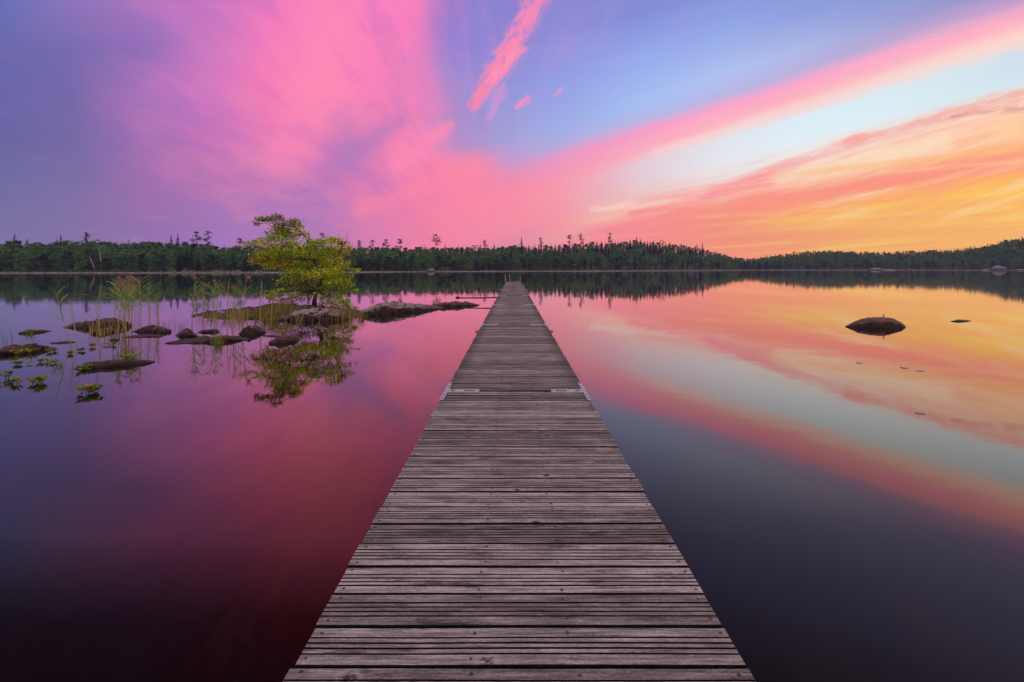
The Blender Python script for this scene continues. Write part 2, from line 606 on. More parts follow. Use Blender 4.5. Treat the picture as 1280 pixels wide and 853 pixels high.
def forest():
    rng = random.Random(11)
    # every tree: (px, setback, height, kind)
    rows = {}
    fr = [(.10, 'front'), (.3, 'mid'), (.48, 'mid'), (.66, 'mid'), (.84, 'mid'), (1.0, 'crest'), (1.25, 'mid')]
    for q, (u, role) in enumerate(fr):
        px = -300 + rng.uniform(0, 5)
        while px < 1600:
            sb0 = itp(SETB, px)
            d = itp(SHORE, px) + u * sb0
            inside = -8 < px < 1290
            step = {'front': 4.0, 'crest': 3.4}.get(role, 2.7)
            px += step / d * F * rng.uniform(.7, 1.3)
            sb = max(2.0, u * sb0 + rng.uniform(-2.2, 2.2) * (1 if role == 'front' else 1.6))
            reg = region(px)
            if role == 'front':
                k = rng.choices(['broad', 'spruce', 'pine'], [.72, .22, .06])[0]
                h = rng.uniform(5.2, 8.6)
            elif role == 'crest' or u > 1:
                k = rng.choices(['broad', 'spruce', 'pine'], [.35, .58, .07] if reg in (2, 3) else [.62, .32, .06])[0]
                h = rng.uniform(6.4, 8.6) if k == 'broad' else rng.triangular(6.8, 10.6, 7.8)
            else:
                k = rng.choices(['broad', 'spruce', 'pine'], [.62, .33, .05] if reg != 2 or u < .5 else [.2, .75, .05])[0]
                h = rng.uniform(5.6, 8.4)
            rows.setdefault((role, inside), []).append((px, sb, h, k))
    names = {'broad': ('rounded leafy tree', 'broadleaf tree'), 'spruce': ('pointed dark spruce', 'spruce tree'), 'pine': ('tufted open pine', 'pine tree')}
    budget = 276
    solo = rows[('front', True)] + rows[('crest', True)]
    rng2 = random.Random(3)
    front = rows[('front', True)]
    crest_ = rows[('crest', True)]
    rng2.shuffle(crest_)
    n_crest = max(0, budget - len(front))
    solo = [(t, 'front') for t in front] + [(t, 'crest') for t in crest_[:n_crest]]
    rest = [t for k, v in rows.items() for t in v if k[0] == 'mid' or not k[1]] + crest_[n_crest:]
    for (px, sb, h, k), role in solo:
        nv = 5 if k == 'broad' else 4
        reg = region(px)
        where = 'at the water edge' if role == 'front' else 'at the forest skyline'
        lab = '%s %s %s' % (names[k][0], where, REG[reg][1])
        grp = '%ss %s, %s' % (names[k][1], where, REGN[reg])
        place((k, rng.randrange(nv)), px, sb, h, lab, names[k][1], grp, rng.uniform(1.15, 1.6) if k == 'broad' else rng.uniform(1.0, 1.4))
    # the rest of the wood reads as one mass
    data = {}
    for key, r in PROTO.items():
        if key[0] in ('broad', 'spruce', 'pine'):
            data[key] = [([v.co.copy() for v in c.data.vertices], [tuple(p.vertices) for p in c.data.polygons], c.name.startswith('trunk')) for c in r.children]
    mb = MB()
    slot = {'broad': 1, 'spruce': 2, 'pine': 3}
    for (px, sb, h, k) in rest:
        key = (k, rng.randrange(5 if k == 'broad' else 4))
        d = itp(SHORE, px) + sb
        ox, oy, oz = (px - PX) / F * d, d, ground(px, sb) - .1
        a = rng.uniform(0, 6.28)
        wd = h * (1.45 if k == 'broad' else 1.3)
        ca, sa = math.cos(a) * wd, math.sin(a) * wd
        for vs, fs, tr in data[key]:
            if tr:
                continue
            n = len(mb.v)
            mb.v += [(ox + ca * v.x - sa * v.y, oy + sa * v.x + ca * v.y, oz + h * v.z) for v in vs]
            mb.f += [tuple(i + n for i in f) for f in fs]
            mb.m += [slot[k]] * len(fs)
    o = mb.build('forest', [M['pinebark'], M['broad'], M['spruce'], M['pine']])
    struct(o, 'stuff')
    print('forest', len(solo), 'individual,', len(rest), 'in mass')


forest()

# emergent skyline trees that can be told apart: px, top py, kind, variant, label
snag = MB()
snag.tube([(0, 0, -.04), (.004, 0, .4), (-.004, 0, .75), (.002, 0, 1)], [.009, .0075, .005, .002], 5)
for z, a, l in ((.62, .3, .06), (.70, 2.6, .08), (.78, 5.0, .09), (.84, 1.2, .10), (.88, 3.6, .08), (.93, .2, .07), (.95, 2.2, .06)):
    snag.tube([(0, 0, z), (l * math.cos(a), l * math.sin(a) * .6, z + l * .35)], [.0045, .0015], 4)
PROTO['snag'] = empty('dead_tree')
snag.build('trunk', M['pinebark'], PROTO['snag'])
SPECIAL = [
    (18, 292.5, 'spruce', 1, 'spruce poking above the skyline at the far left edge'),
    (76, 293.5, 'spruce', 2, 'slim spruce tip above the left forest, right of the edge spruce'),
    (108, 290, 'pine', 0, 'dark pine crown standing highest on the left skyline above the birches'),
    (214, 294.5, 'spruce', 0, 'left one of two spruce tips just left of the twin pines'),
    (222, 292, 'spruce', 3, 'right and taller one of two spruce tips left of the twin pines'),
    (246, 289.5, 'pine', 3, 'broad open pine, left of the twin pines above the left forest'),
    (260, 288.5, 'pine', 1, 'tall bare stemmed pine, right of the twin pines above the left forest'),
    (300, 298, 'pine', 2, 'small pine on the skyline left of the islet tree crown'),
    (386, 289, 'spruce', 2, 'thin grey spruce rising behind the islet tree crown'),
    (403, 291, 'pine', 1, 'dark bushy pine rising behind the right side of the islet tree'),
    (434, 288.5, 'snag', 0, 'bare dead pine standing just right of the islet tree'),
    (449, 300, 'pine', 0, 'small pine right of the bare dead pine'),
    (466, 300, 'pine', 1, 'left pine of the group between dead pine and tallest middle pine'),
    (482, 299, 'pine', 3, 'middle pine of the group between dead pine and tallest middle pine'),
    (500, 299, 'pine', 2, 'right pine of the group between dead pine and tallest middle pine'),
    (545, 292.5, 'pine', 3, 'tallest pine on the middle shore with layered crown'),
    (606, 299.5, 'pine', 0, 'pine on the skyline left of the jetty end'),
    (652, 296.5, 'spruce', 0, 'spruce on the skyline straight above the jetty end'),
    (675, 297, 'pine', 1, 'round topped pine on the skyline just right of the jetty end'),
    (712, 294, 'pine', 2, 'left pine of the group on the hill shoulder right of the jetty'),
    (726, 291.5, 'pine', 0, 'right and taller pine of the group on the hill shoulder'),
    (763, 291, 'pine', 1, 'lone thin stemmed pine standing clear on the dark hill'),
    (796, 294.5, 'spruce', 3, 'dark spruce at the top of the dark hill'),
    (878, 303.5, 'spruce', 2, 'single spruce tip on the falling right slope of the dark hill'),
]
for px, ty, k, v, lab in SPECIAL:
    sb = itp(SETB, px) * .98
    d = itp(SHORE, px) + sb
    h = HC + (PY - ty) / F * d - ground(px, sb) + .1
    key = 'snag' if k == 'snag' else (k, v)
    place(key, px, sb, h, lab, {'snag': 'dead tree', 'pine': 'pine tree', 'spruce': 'spruce tree'}[k], None, 1.0 if k != 'pine' else .95)


def birch(px_b, py_b, px_t, py_t, lab, seed):
    sb = 6.0
    d = itp(SHORE, px_b) + sb - 5.2
    p, q = at(px_b, py_b, d), at(px_t, py_t, d)
    g = Vector((p.x, d, ground(px_b, max(0, sb - 5.2)) - .1))
    root = tag(empty('birch_tree', g), lab, 'birch tree')
    mb = MB()
    up = q + (q - p) * .12
    mb.tube([(0, 0, 0), p - g, q - g, up - g], [.11, .10, .08, .04], 6, 0, lambda u: 0 if .3 < u < .7 else 1)
    mb.build('trunk', [M['birch'], M['pinebark']], root)
    rng = random.Random(seed)
    cb = MB()
    c = up - g
    for i in range(240):
        e = Vector((rng.gauss(0, .9), rng.gauss(0, .9) + 1.0, rng.gauss(0, .8)))
        cb.leaf(c + e, .34, .24, rng)
    cb.build('crown', M['broad'], root)


birch(118, 335, 112.5, 322, 'white birch trunk leaning left, lower of two on the left shore', 1)
birch(126.5, 327, 124, 312, 'white birch trunk nearly upright, higher of two on the left shore', 2)


# ------------------------------------------------------------------ rocks
def rock(name, label, Lp, Rp, tops, depth, seed, material='rock', cat='rock', rough=.10, under=.35, group=None, skew=.42, parts=None, nx=46, ny=26):
    """lofted stone: front waterline from Lp to Rp (px), crest heights tops [(t, metres)]"""
    a, b = onwater(*Lp), onwater(*Rp)
    o = (a + b) * .5
    ax = (b - a)
    ln = ax.length
    ax.normalize()
    bk = Vector((o.x, o.y, 0)).normalized()
    mb = MB()
    for i in range(nx + 1):
        t = i / nx
        tap = max(0.02, (1 - abs(2 * t - 1) ** 2.6)) ** .5
        h = (itp(tops, t - .05) + itp(tops, t) * 2 + itp(tops, t + .05)) * .25 * tap * (.54 if depth < 1.5 else .58)
        dp = depth * tap
        c = a + ax * (ln * t) - o + bk * (depth * .5 * (1 - tap) * .6)
        for j in range(ny + 1):
            s = j / ny
            ang = math.pi * (s * 1.5 - .25)
            yy = dp * (.5 - .5 * math.cos(max(-.3, min(math.pi + .3, ang))))
            zz = math.sin(ang)
            zz = h * (abs(zz) ** .45) if zz > 0 else under * zz
            yy += (skew - .5) * dp * max(0, zz / max(h, .01)) * .3
            p = c + bk * yy + Vector((0, 0, zz))
            w = o + p
            amp = rough * min(1.0, .3 + h * 2.2)
            dd = Vector((fbm(w + Vector((seed, 0, 0)), 1.6), fbm(w + Vector((0, seed, 9)), 1.6), fbm(w + Vector((3, 0, seed)), 2.2)))
            d2 = Vector((fbm(w + Vector((seed, 5, 0)), 7), fbm(w + Vector((0, seed, 2)), 7), fbm(w + Vector((1, 0, seed)), 7)))
            cr = mnoise.noise(w * 3.1 + Vector((seed, 2, 1)))
            cr2 = abs(mnoise.noise(w * 5.3 + Vector((1, seed, 4))))
            d3 = mnoise.noise_vector(w * 13 + Vector((seed, 1, 3)))
            p = p + dd * amp * 1.1 + d2 * amp * .85 + d3 * amp * .22 + Vector((.25, .4, 1)) * amp * (.35 * (1 if cr > 0 else -1) * min(1, abs(cr) * 7) - .5 * max(0, .12 - cr2) * 6)
            mb.v.append(tuple(p))
    for i in range(nx):
        for j in range(ny):
            q = i * (ny + 1) + j
            mb.f.append((q, q + ny + 1, q + ny + 2, q + 1))
            mb.m.append(0)
    for i in (0, nx):
        f = [i * (ny + 1) + j for j in range(ny + 1)]
        mb.f.append(tuple(f if i == 0 else f[::-1]))
        mb.m.append(0)
    ob = mb.build(name, M[material], None, rough < .035, o)
    tag(ob, label, cat, group)
    return ob


rock('flat_rock', 'long low dark rock running in from the left edge, leafy plants along it', (-45, 450), (72, 436), [(0, .14), (.5, .17), (.8, .20), (1, .08)], .55, 1)
rock('flat_rock', 'small flat rock with a green tuft, uppermost at the far left', (23, 418), (66, 415), [(0, .14), (.35, .13), (1, .02)], .45, 2, rough=.05)
rock('flat_rock', 'thin sliver of rock right above the leafy long rock', (61, 430.5), (95, 429), [(0, .03), (.6, .055), (1, .03)], .35, 3, rough=.03)
rock('boulder', 'broad flat topped rock at the foot of the plumed reeds', (77, 411), (166, 409), [(0, .06), (.2, .24), (.55, .38), (.85, .42), (1, .3)], 1.1, 4, rough=.09)
rock('rock', 'low front slab of the broad rock below the plumed reeds', (112, 418.5), (160, 415), [(0, .18), (.4, .2), (1, .03)], .5, 14, rough=.06)
rock('rock', 'brown angular rock right of the broad reed rock', (167, 416), (214, 416.5), [(0, .06), (.2, .20), (.45, .30), (.75, .24), (1, .22)], .6, 5)
rock('rock', 'tiny round dark stone below the broad reed rock', (136, 426.5), (150, 426.5), [(0, .07), (.5, .10), (1, .07)], .3, 6, rough=.03)
rock('flat_rock', 'thin flat slab right of the tiny round stone', (154, 423.5), (206, 420.5), [(0, .02), (.6, .07), (1, .02)], .5, 7, rough=.03)
rock('flat_rock', 'dark log shaped rock nearest to the camera with leaves at its left end', (90, 464), (194, 454), [(0, .12), (.3, .16), (.75, .13), (1, .05)], .42, 8, rough=.06)
rock('rock', 'small pyramid shaped rock left of the wedge rock', (219, 421), (249, 421.5), [(0, .05), (.5, .36), (1, .05)], .55, 9, rough=.05)
rock('rock', 'small wedge shaped rock rising to the right beside the pyramid rock', (246, 416.5), (275, 416), [(0, .03), (.6, .14), (.9, .22), (1, .2)], .4, 10, rough=.05)
rock('flat_rock', 'long low dark rock with a green grass tuft below the pyramid rock', (206, 431), (312, 426), [(0, .06), (.35, .13), (.7, .20), (1, .14)], .6, 11, rough=.06)
rock('rock', 'peaked pinkish rock at the right end of the long tufted rock', (298, 419), (334, 417), [(0, .16), (.35, .40), (.7, .30), (1, .06)], .6, 12, 'rockpale', rough=.06)
rock('rock', 'dark rounded rock in front of the islet, left of the tree reflection', (335, 431.5), (376, 427), [(0, .16), (.3, .26), (.8, .22), (1, .12)], .55, 13, rough=.06)
rock('flat_rock', 'thin flake of rock touching the dark rounded rock', (328, 421), (350, 421.5), [(0, .02), (.5, .05), (1, .02)], .3, 15, rough=.02)
# islet
rock('islet', 'low mossy brown islet of rock the yellow green tree grows on', (232, 399), (470, 398), [(0, .02), (.18, .08), (.35, .28), (.5, .36), (.8, .30), (1, .1)], 4.6, 21, 'bank', 'islet', rough=.14, nx=60, ny=26)
rock('boulder', 'rounded grey topped boulder in front of the tree trunk', (338, 401.5), (438, 401), [(0, .12), (.3, .42), (.65, .62), (.9, .48), (1, .2)], 1.9, 22, 'rockpale', 'boulder', rough=.06, nx=64, ny=34)
rock('boulder', 'long pale boulder right of the islet tree, sloping down rightwards', (444, 397), (556, 386.5), [(0, .42), (.12, .68), (.4, .66), (.62, .42), (.85, .26), (1, .1)], 1.9, 23, 'rockpale', 'boulder', rough=.05, nx=64, ny=34)
rock('flat_rock', 'low dark brown rock at the right tip of the islet by the jetty booms', (532, 385.5), (601, 382.5), [(0, .2), (.35, .32), (.75, .28), (1, .05)], 1.2, 24, rough=.07)
# right hand side of the lake
rk = rock('boulder', 'lone smooth rounded boulder in orange reflections, right of the jetty', (1056, 410.2), (1133, 410.6), [(0, .08), (.2, .38), (.42, .49), (.62, .50), (.85, .44), (1, .25)], 1.2, 31, 'rock', 'boulder', rough=.03, nx=64, ny=34)
rock('flat_rock', 'small flat rock barely above water right of the lone boulder', (1188, 402.6), (1214, 402.4), [(0, .03), (.35, .10), (1, .03)], .5, 32, rough=.03)
tw = MB()
tb = at(1104.5, 396.5, 14.0)
tw.tube([(0, 0, -.05), (.004, 0, .04), (.0, 0, .07)], [.02, .017, .012], 6)
tw.tube([(0, 0, .06), (-.03, 0, .10)], [.012, .006], 5)
tw.tube([(0, 0, .06), (.03, .01, .105)], [.012, .006], 5)
tag(tw.build('twig', M['rail'], None, False, tb), 'tiny forked twig sticking up on the lone boulder', 'twig')


# shoreline stones and the boat, far away
def shore_stone(px0, px1, py_top, lab, seed):
    pxm = (px0 + px1) / 2
    d = itp(SHORE, pxm) - 2.2
    hw = (px1 - px0) / 2 / F * d
    h = max(.3, HC - (py_top - PY) / F * d)
    rng = random.Random(seed)
    mb = MB()
    n, k = 14, 7
    for j in range(k + 1):
        ph = -.3 + (math.pi / 2 + .3) * j / k
        for i in range(n):
            a = 2 * math.pi * i / n
            v = Vector((math.cos(a) * math.cos(ph) * hw, math.sin(a) * math.cos(ph) * hw * .7, math.sin(ph) * h))
            v *= 1 + .28 * mnoise.noise(v * (1.1 / max(hw, .4)) + Vector((seed * 3.1, 0, 0)))
            mb.v.append(tuple(v))
    for j in range(k):
        for i in range(n):
            i2 = (i + 1) % n
            mb.f.append((j * n + i, j * n + i2, (j + 1) * n + i2, (j + 1) * n + i))
            mb.m.append(0)
    mb.f.append(tuple(k * n + i for i in range(n)))
    mb.m.append(0)
    o = mb.build('shore_boulder', M['shorerock'], None, True, ((pxm - PX) / F * d, d, 0))
    tag(o, lab, 'boulder')


shore_stone(533, 545, 336.2, 'pale pinkish boulder at the water edge of the middle shore', 1)
shore_stone(42, 56, 340.4, 'low pale stone at the water edge of the left shore', 2)
shore_stone(1087, 1101, 335.2, 'left one of two grey boulders on the far right shore, left of the red boat', 3)
shore_stone(1102, 1120, 336.6, 'lower right one of two grey boulders left of the red boat', 4)
shore_stone(1240, 1257, 332.4, 'largest pale grey boulder on the far right shore', 5)
shore_stone(1227, 1239, 336.2, 'low pale stone left of the largest far right boulder', 6)
shore_stone(1270, 1281, 336.5, 'pale stone at the right edge of the far shore', 7)

bd = itp(SHORE, 1140) - 3.2
boat = tag(empty('rowing_boat', ((1140 - PX) / F * bd, bd, 0)), 'tiny bright red boat at the far right shore', 'boat')
mb = MB()
sec = [(-1.5, .12, .62), (-1.1, .42, .52), (-.4, .62, .48), (.4, .64, .5), (1.1, .5, .56), (1.5, .34, .62)]
for x, w, h in sec:
    mb.v += [(x, -w, h + .35), (x * .92, -w * .6, -.1), (x * .92, w * .6, -.1), (x, w, h + .35)]
for i in range(len(sec) - 1):
    for j in range(3):
        a = i * 4 + j
        mb.f.append((a, a + 4, a + 5, a + 1))
        mb.m.append(0)
mb.f += [(0, 1, 2, 3), (20, 23, 22, 21)]
mb.m += [0, 0]
mb.build('hull', M['redpaint'], boat)
mb = MB()
mb.box((-.5, -.55, .55), (-.2, .55, .6))
mb.box((.4, -.56, .55), (.7, .56, .6))
mb.build('thwart', M['beam'], boat)


# ------------------------------------------------------------------ jetty
jetty = tag(empty('jetty', (0, 0, 0)), 'long weathered wooden jetty of grooved planks running straight out into the lake', 'jetty')
NB = 34
SL = NB * PITCH
Y0 = 1.6 + 20 * PITCH - SL            # first section starts just behind the eye


def section(k):
    ys = Y0 + k * SL
    rng = random.Random(50 + k)
    mb = MB()
    wear = 1.0 if k == 0 else .75
    for i in range(NB):
        b0 = ys + i * PITCH + .0052
        b1 = ys + (i + 1) * PITCH - .0052
        if i == 0 and k > 0:
            b0 += .027
        if i == NB - 1:
            b1 -= .027
        L = b1 - b0
        dz = rng.uniform(-.0035, .0035)
        e0, e1 = rng.uniform(-.006, .006), rng.uniform(-.006, .006)
        tilt = rng.uniform(-.0025, .0025)
        pr = [(b0, -.03), (b0, -.004), (b0 + .003, 0)]
        for g in (.285, .43, .57, .715):
            c = b0 + L * g
            gw = .0042 * wear * rng.uniform(.8, 1.25)
            pr += [(c - gw, 0), (c - gw * .7, -.013), (c + gw * .7, -.013), (c + gw, 0)]
        pr += [(b1 - .003, 0), (b1, -.004), (b1, -.03)]
        n = len(pr)
        base = len(mb.v)
        xs = [-HW + e0, -.4, 0, .4, HW + e1]
        for x in xs:
            wv = rng.uniform(-.0012, .0012)
            for (y, z) in pr:
                mb.v.append((PIERX + x, y + wv, DECK + z + dz + tilt * x))
        for s in range(len(xs) - 1):
            for j in range(n - 1):
                a = base + s * n + j
                mb.f.append((a, a + n, a + n + 1, a + 1))
                mb.m.append(2 if min(pr[j][1], pr[j + 1][1]) < -.001 else 0)
        mb.f.append(tuple(base + j for j in range(n)))
        mb.f.append(tuple(base + (len(xs) - 1) * n + j for j in range(n))[::-1])
        mb.m += [0, 0]
        if k < 2:     # screw heads, sunk in dark holes
            for g in (.15, .86):
                for sx in (-.765, -.165, .195, .765):
                    if rng.random() < .93:
                        cx, cy = PIERX + sx + rng.uniform(-.012, .012), b0 + L * g + rng.uniform(-.008, .008)
                        r = rng.uniform(.0055, .0082)
                        mb.face([(cx + r * math.cos(t * 1.0472), cy + r * math.sin(t * 1.0472), DECK + dz + tilt * (cx - PIERX) + .0012) for t in range(6)], 1)
    return mb.build('deck_section', [M['wood'], M['slot'], M['groove']], jetty)


NS = 8
for k in range(NS):
    section(k)
    ys = Y0 + k * SL
    for sx in (-1, 1):
        mb = MB()
        x = PIERX + sx * (HW - .06)
        mb.box((x - .03, ys + .02, DECK - .19), (x + .03, ys + SL - .02, DECK - .034))
        mb.build('side_beam', M['beam'], jetty)
    mb = MB()
    for sx in (-.17, .2):
        mb.box((PIERX + sx - .03, ys + .02, DECK - .17), (PIERX + sx + .03, ys + SL - .02, DECK - .034))
    mb.build('joist', M['beam'], jetty)
    mb = MB()
    for yy in (ys + .5, ys + SL - 1.5):
        mb.box((PIERX - .62, yy, -.15), (PIERX + .62, yy + 1.0, DECK - .195))
    mb.build('float', M['float'], jetty)

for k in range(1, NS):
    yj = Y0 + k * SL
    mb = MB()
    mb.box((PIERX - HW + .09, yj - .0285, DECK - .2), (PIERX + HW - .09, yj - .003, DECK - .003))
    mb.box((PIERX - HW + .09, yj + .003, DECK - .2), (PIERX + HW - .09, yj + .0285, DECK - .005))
    mb.build('joint_shade_bar', M['groove'], jetty)  # added black bars filling the joint gap, standing in for its deep shadow
    for sx in (-1, 1):
        mb = MB()
        zt = DECK + .009
        xe = PIERX + sx * (HW + .004)
        xi = PIERX + sx * (HW - .39)
        lo, hi = min(xe, xi), max(xe, xi)
        mb.box((lo, yj - .058, DECK - .004), (hi, yj - .030, zt))
        mb.box((lo, yj + .030, DECK - .004), (hi, yj + .058, zt))
        # knuckles along the pin
        L = hi - lo
        for u0, u1 in ((.02, .17), (.30, .56), (.86, .98)):
            a0, a1 = (lo + L * u0, lo + L * u1) if sx < 0 else (hi - L * u1, hi - L * u0)
            mb.box((a0, yj - .0295, DECK - .011), (a1, yj + .0295, zt - .003))
        # arms along the edge
        x0, x1 = sorted((xe, PIERX + sx * (HW - .036)))
        mb.box((x0, yj - .36, DECK + .003), (x1, yj - .059, zt))
        mb.box((x0, yj + .059, DECK + .003), (x1, yj + .36, zt))
        mb.box((min(xe, xe + sx * .006), yj - .36, DECK - .09), (max(xe, xe + sx * .006), yj + .36, DECK + .004))
        for yo in (-.30, -.18, .18, .30):
            cx, cy = (x0 + x1) / 2, yj + yo
            mb.tube([(cx, cy, zt - .002), (cx, cy, zt + .006)], .009, 6, 1)
        mb.build('hinge', [M['steel'], M['beam']], jetty)

# cross pipes that stick out on both sides of the second joint
yj = Y0 + 2 * SL - .1
for sx in (-1, 1):
    mb = MB()
    mb.tube([(PIERX + sx * (HW - .1), yj, .24), (PIERX + sx * (HW + .15), yj, .245)], .035, 8)
    mb.build('pipe_stub', M['rust'], jetty)

# ladder with two hoops at the far end, a post at the other corner
YE = Y0 + NS * SL
lad = bpy.data.objects.new('ladder', None)
C.objects.link(lad)
lad.parent = jetty
lad.location = (PIERX - .62, YE, DECK)
for sx in (-.22, .22):
    mb = MB()
    path = [(sx, -.35, 0)] + [(sx, -.35 + .02, .55)]
    for i in range(9):
        a = math.pi * (1 - i / 8)
        path.append((sx, -.08 + .25 * math.cos(a), .55 + .22 * math.sin(a)))
    path += [(sx, .17, .2), (sx, .17, -1.2)]
    mb.tube(path, .024, 7)
    mb.build('handrail', M['rail'], lad)
mb = MB()
for z in (-.05, -.33, -.61):
    mb.tube([(-.22, .17, z), (.22, .17, z)], .02, 6)
mb.build('rung', M['rail'], lad)
mb = MB()
mb.tube([(PIERX + HW - .05, YE - .06, DECK - .1), (PIERX + HW - .05, YE - .06, DECK + .48)], .04, 7)
mb.box((PIERX + HW - .10, YE - .11, DECK + .001), (PIERX + HW - .0, YE - .01, DECK + .012))
mb.build('post', M['rust'], jetty)

# booms reaching out to the left
for j, px, z, lab in ((4, 571, .27, 'rusty mooring boom sticking out to the left from under the jetty'),):
    yy = Y0 + j * SL
    xe = (px - PX) / F * yy
    rt = tag(empty('mooring_boom', (PIERX - HW - .02, yy, 0)), lab, 'mooring boom')
    mb = MB()
    mb.tube([(0, 0, z + .02), ((xe - PIERX + HW) * .5, .02, z - .01), (xe - PIERX + HW, .05, z)], .035, 8)
    mb.build('pole', M['beam'], rt)
    mb = MB()
    mb.tube([(xe - PIERX + HW + .16, .05, z), (xe - PIERX + HW + .12, .05, z), (xe - PIERX + HW - .02, .05, z), (xe - PIERX + HW - .05, .05, z)], [.02, .075, .075, .03], 9)
    mb.build('float', M['beam'], rt)


# ------------------------------------------------------------------ the islet tree
def islet_tree():
    D = 20.0
    base = at(393, 384, D)
    base.z = .30
    root = tag(empty('deciduous_tree', base), 'small yellow green tree with orange leaves on its left growing on the rocky islet', 'tree')
    rng = random.Random(21)

    def P(px, py, dy=0.0):
        return at(px, py, D) * ((D + dy) / D) + Vector((0, 0, HC * (1 - (D + dy) / D))) - base

    tr = MB()
    main = [(393, 388), (393, 376), (396, 364), (402, 350), (399, 338), (392, 325), (384, 313), (385, 303), (380, 294), (370, 284)]
    path = [P(x, y, .05 * i * (-1) ** i) for i, (x, y) in enumerate(main)]
    path[0].z = -.15
    rad = [.125, .10, .088, .078, .068, .06, .05, .04, .028, .014]
    tr.tube(path, rad, 8)
    second = [path[3], P(414, 338, -.2), P(422, 322, -.3), P(428, 308, -.4)]
    tr.tube(second, [.06, .045, .03, .012], 6)
    # clumps: px, py, rx, ry, tone (0 green 1 yellow 2 olive 3 orange), density
    CL = [(318, 279, 6, 2.5, 2, .8), (326, 276, 7, 3, 2, 1), (334, 273, 8, 4, 2, 1), (343, 270, 7, 4, 2, 1), (350, 274, 5, 4, 2, .7),
          (353, 284, 14, 8, 2, 1), (366, 279, 10, 6, 2, 1), (345, 294, 15, 8, 0, 1), (360, 293, 15, 9, 0, 1.1), (373, 283, 5, 5, 2, .8), (374, 294, 7, 7, 1, .9),
          (331, 300, 9, 5, 1, .8), (337, 310, 17, 7, 1, .9), (358, 306, 16, 7, 0, .9), (322, 304, 9, 4, 1, .6), (306, 306, 7, 4, 1, .35), (304, 303, 4, 3, 3, .35),
          (358, 318, 22, 10, 0, 1.1), (340, 321, 16, 7, 1, 1), (327, 325, 10, 6, 1, 1), (317, 328, 6, 3.5, 3, 1), (335, 330, 12, 5, 1, .8),
          (352, 330, 13, 8, 3, .55), (362, 332, 18, 8, 1, .9), (383, 311, 18, 9, 0, 1.1), (398, 305, 14, 7, 0, 1), (414, 302, 10, 6, 1, 1), (423, 299, 8, 5, 1, 1), (431, 303, 7, 5, 2, .8), (436, 311, 6, 5, 1, .5),
          (412, 314, 15, 8, 0, 1), (425, 313, 9, 7, 1, .8), (440, 317, 4, 2, 3, .4), (388, 324, 18, 8, 0, 1), (410, 328, 14, 8, 1, 1), (422, 330, 10, 7, 1, 1), (430, 337, 8, 6, 0, .8), (435, 334, 5, 5, 1, .6),
          (380, 339, 18, 7, 0, 1), (398, 340, 16, 7, 1, .9), (415, 343, 14, 7, 0, 1), (360, 344, 10, 6, 1, .5), (366, 349, 14, 6, 0, .6), (447, 338, 5, 2, 1, 1), (433, 349, 6, 5, 0, .7),
          (402, 352, 18, 7, 0, 1.1), (420, 353, 14, 6, 0, 1.2), (384, 354, 16, 6, 2, .8), (356, 357, 10, 5, 2, .7), (436, 357, 6, 4, 0, .8), (444, 364, 5, 2.5, 0, 1), (440, 346, 5, 3, 0, .7),
          (345, 366, 9, 4, 0, .55), (356, 365, 10, 4.5, 0, .7), (412, 360, 16, 6, 0, 1.1), (428, 364, 10, 5, 0, 1), (372, 363, 12, 5, 2, .5), (396, 361, 8, 4, 0, .6),
          (339, 374, 6, 4, 2, .35), (350, 376, 11, 6, 2, .3), (366, 373, 10, 6, 2, .3), (378, 376, 8, 6, 2, .25), (414, 370, 10, 4, 0, .6), (424, 375, 10, 5, 0, .6), (434, 381, 9, 4, 0, .8), (412, 381, 7, 4, 2, .6), (440, 386, 6, 2, 0, .7), (424, 386, 10, 4, 0, .9), (435, 376, 9, 5, 0, .8), (418, 379, 9, 5, 0, .7), (346, 383, 11, 5, 2, .6), (360, 382, 10, 4, 2, .45), (375, 368, 12, 5, 0, .5), (404, 372, 9, 5, 0, .6), (341, 371, 9, 5, 0, .5)]
    pool = path[2:] + second[1:]
    cb = MB()
    for (px, py, rx, ry, tone, den) in CL:
        dy = rng.uniform(-1.0, 1.0) * min(1, (rx + 4) / 16)
        c = P(px, py, dy)
        sx, sz = rx / F * D, ry / F * D
        q = min(pool, key=lambda v: (v - c).length + (0 if v.z < c.z + .25 else .9))
        mid = q.lerp(c, .55) + Vector((0, 0, .06))
        r0 = .010 + .008 * min(1, (c - q).length)
        tr.tube([q, mid, c], [r0, r0 * .6, .005], 5)
        for t in range(5):
            e = c + Vector((rng.uniform(-1, 1) * sx, rng.uniform(-1, 1) * .5, rng.uniform(-.7, .9) * sz))
            tr.tube([mid.lerp(c, .5), e], [.007, .003], 4)
        n = int(rx * ry * 4.3 * den) + 14
        sub = [(rng.gauss(0, .5), rng.gauss(0, .5), rng.gauss(0, .5)) for _ in range(max(4, int(rx * ry / 9)))]
        for i in range(n):
            u = sub[rng.randrange(len(sub))]
            g = .33
            p = c + Vector(((u[0] + rng.gauss(0, g)) * sx, (u[1] + rng.gauss(0, g)) * (sx * .5 + .25), (u[2] + rng.gauss(0, g)) * sz))
            tn = tone
            z = rng.random()
            if z < .18:
                tn = 1 if tone != 1 else 0
            elif z < .26:
                tn = 2
            elif z < .285 and px < 400:
                tn = 3
            s = rng.uniform(.07, .115)
            cb.leaf(p, s, s * .66, rng, tn, .3, up=.8)
    tr.build('trunk', M['bark'], root, True)
    cb.build('crown', [M['leafgreen'], M['leafyellow'], M['leafolive'], M['leaforange']], root)


islet_tree()


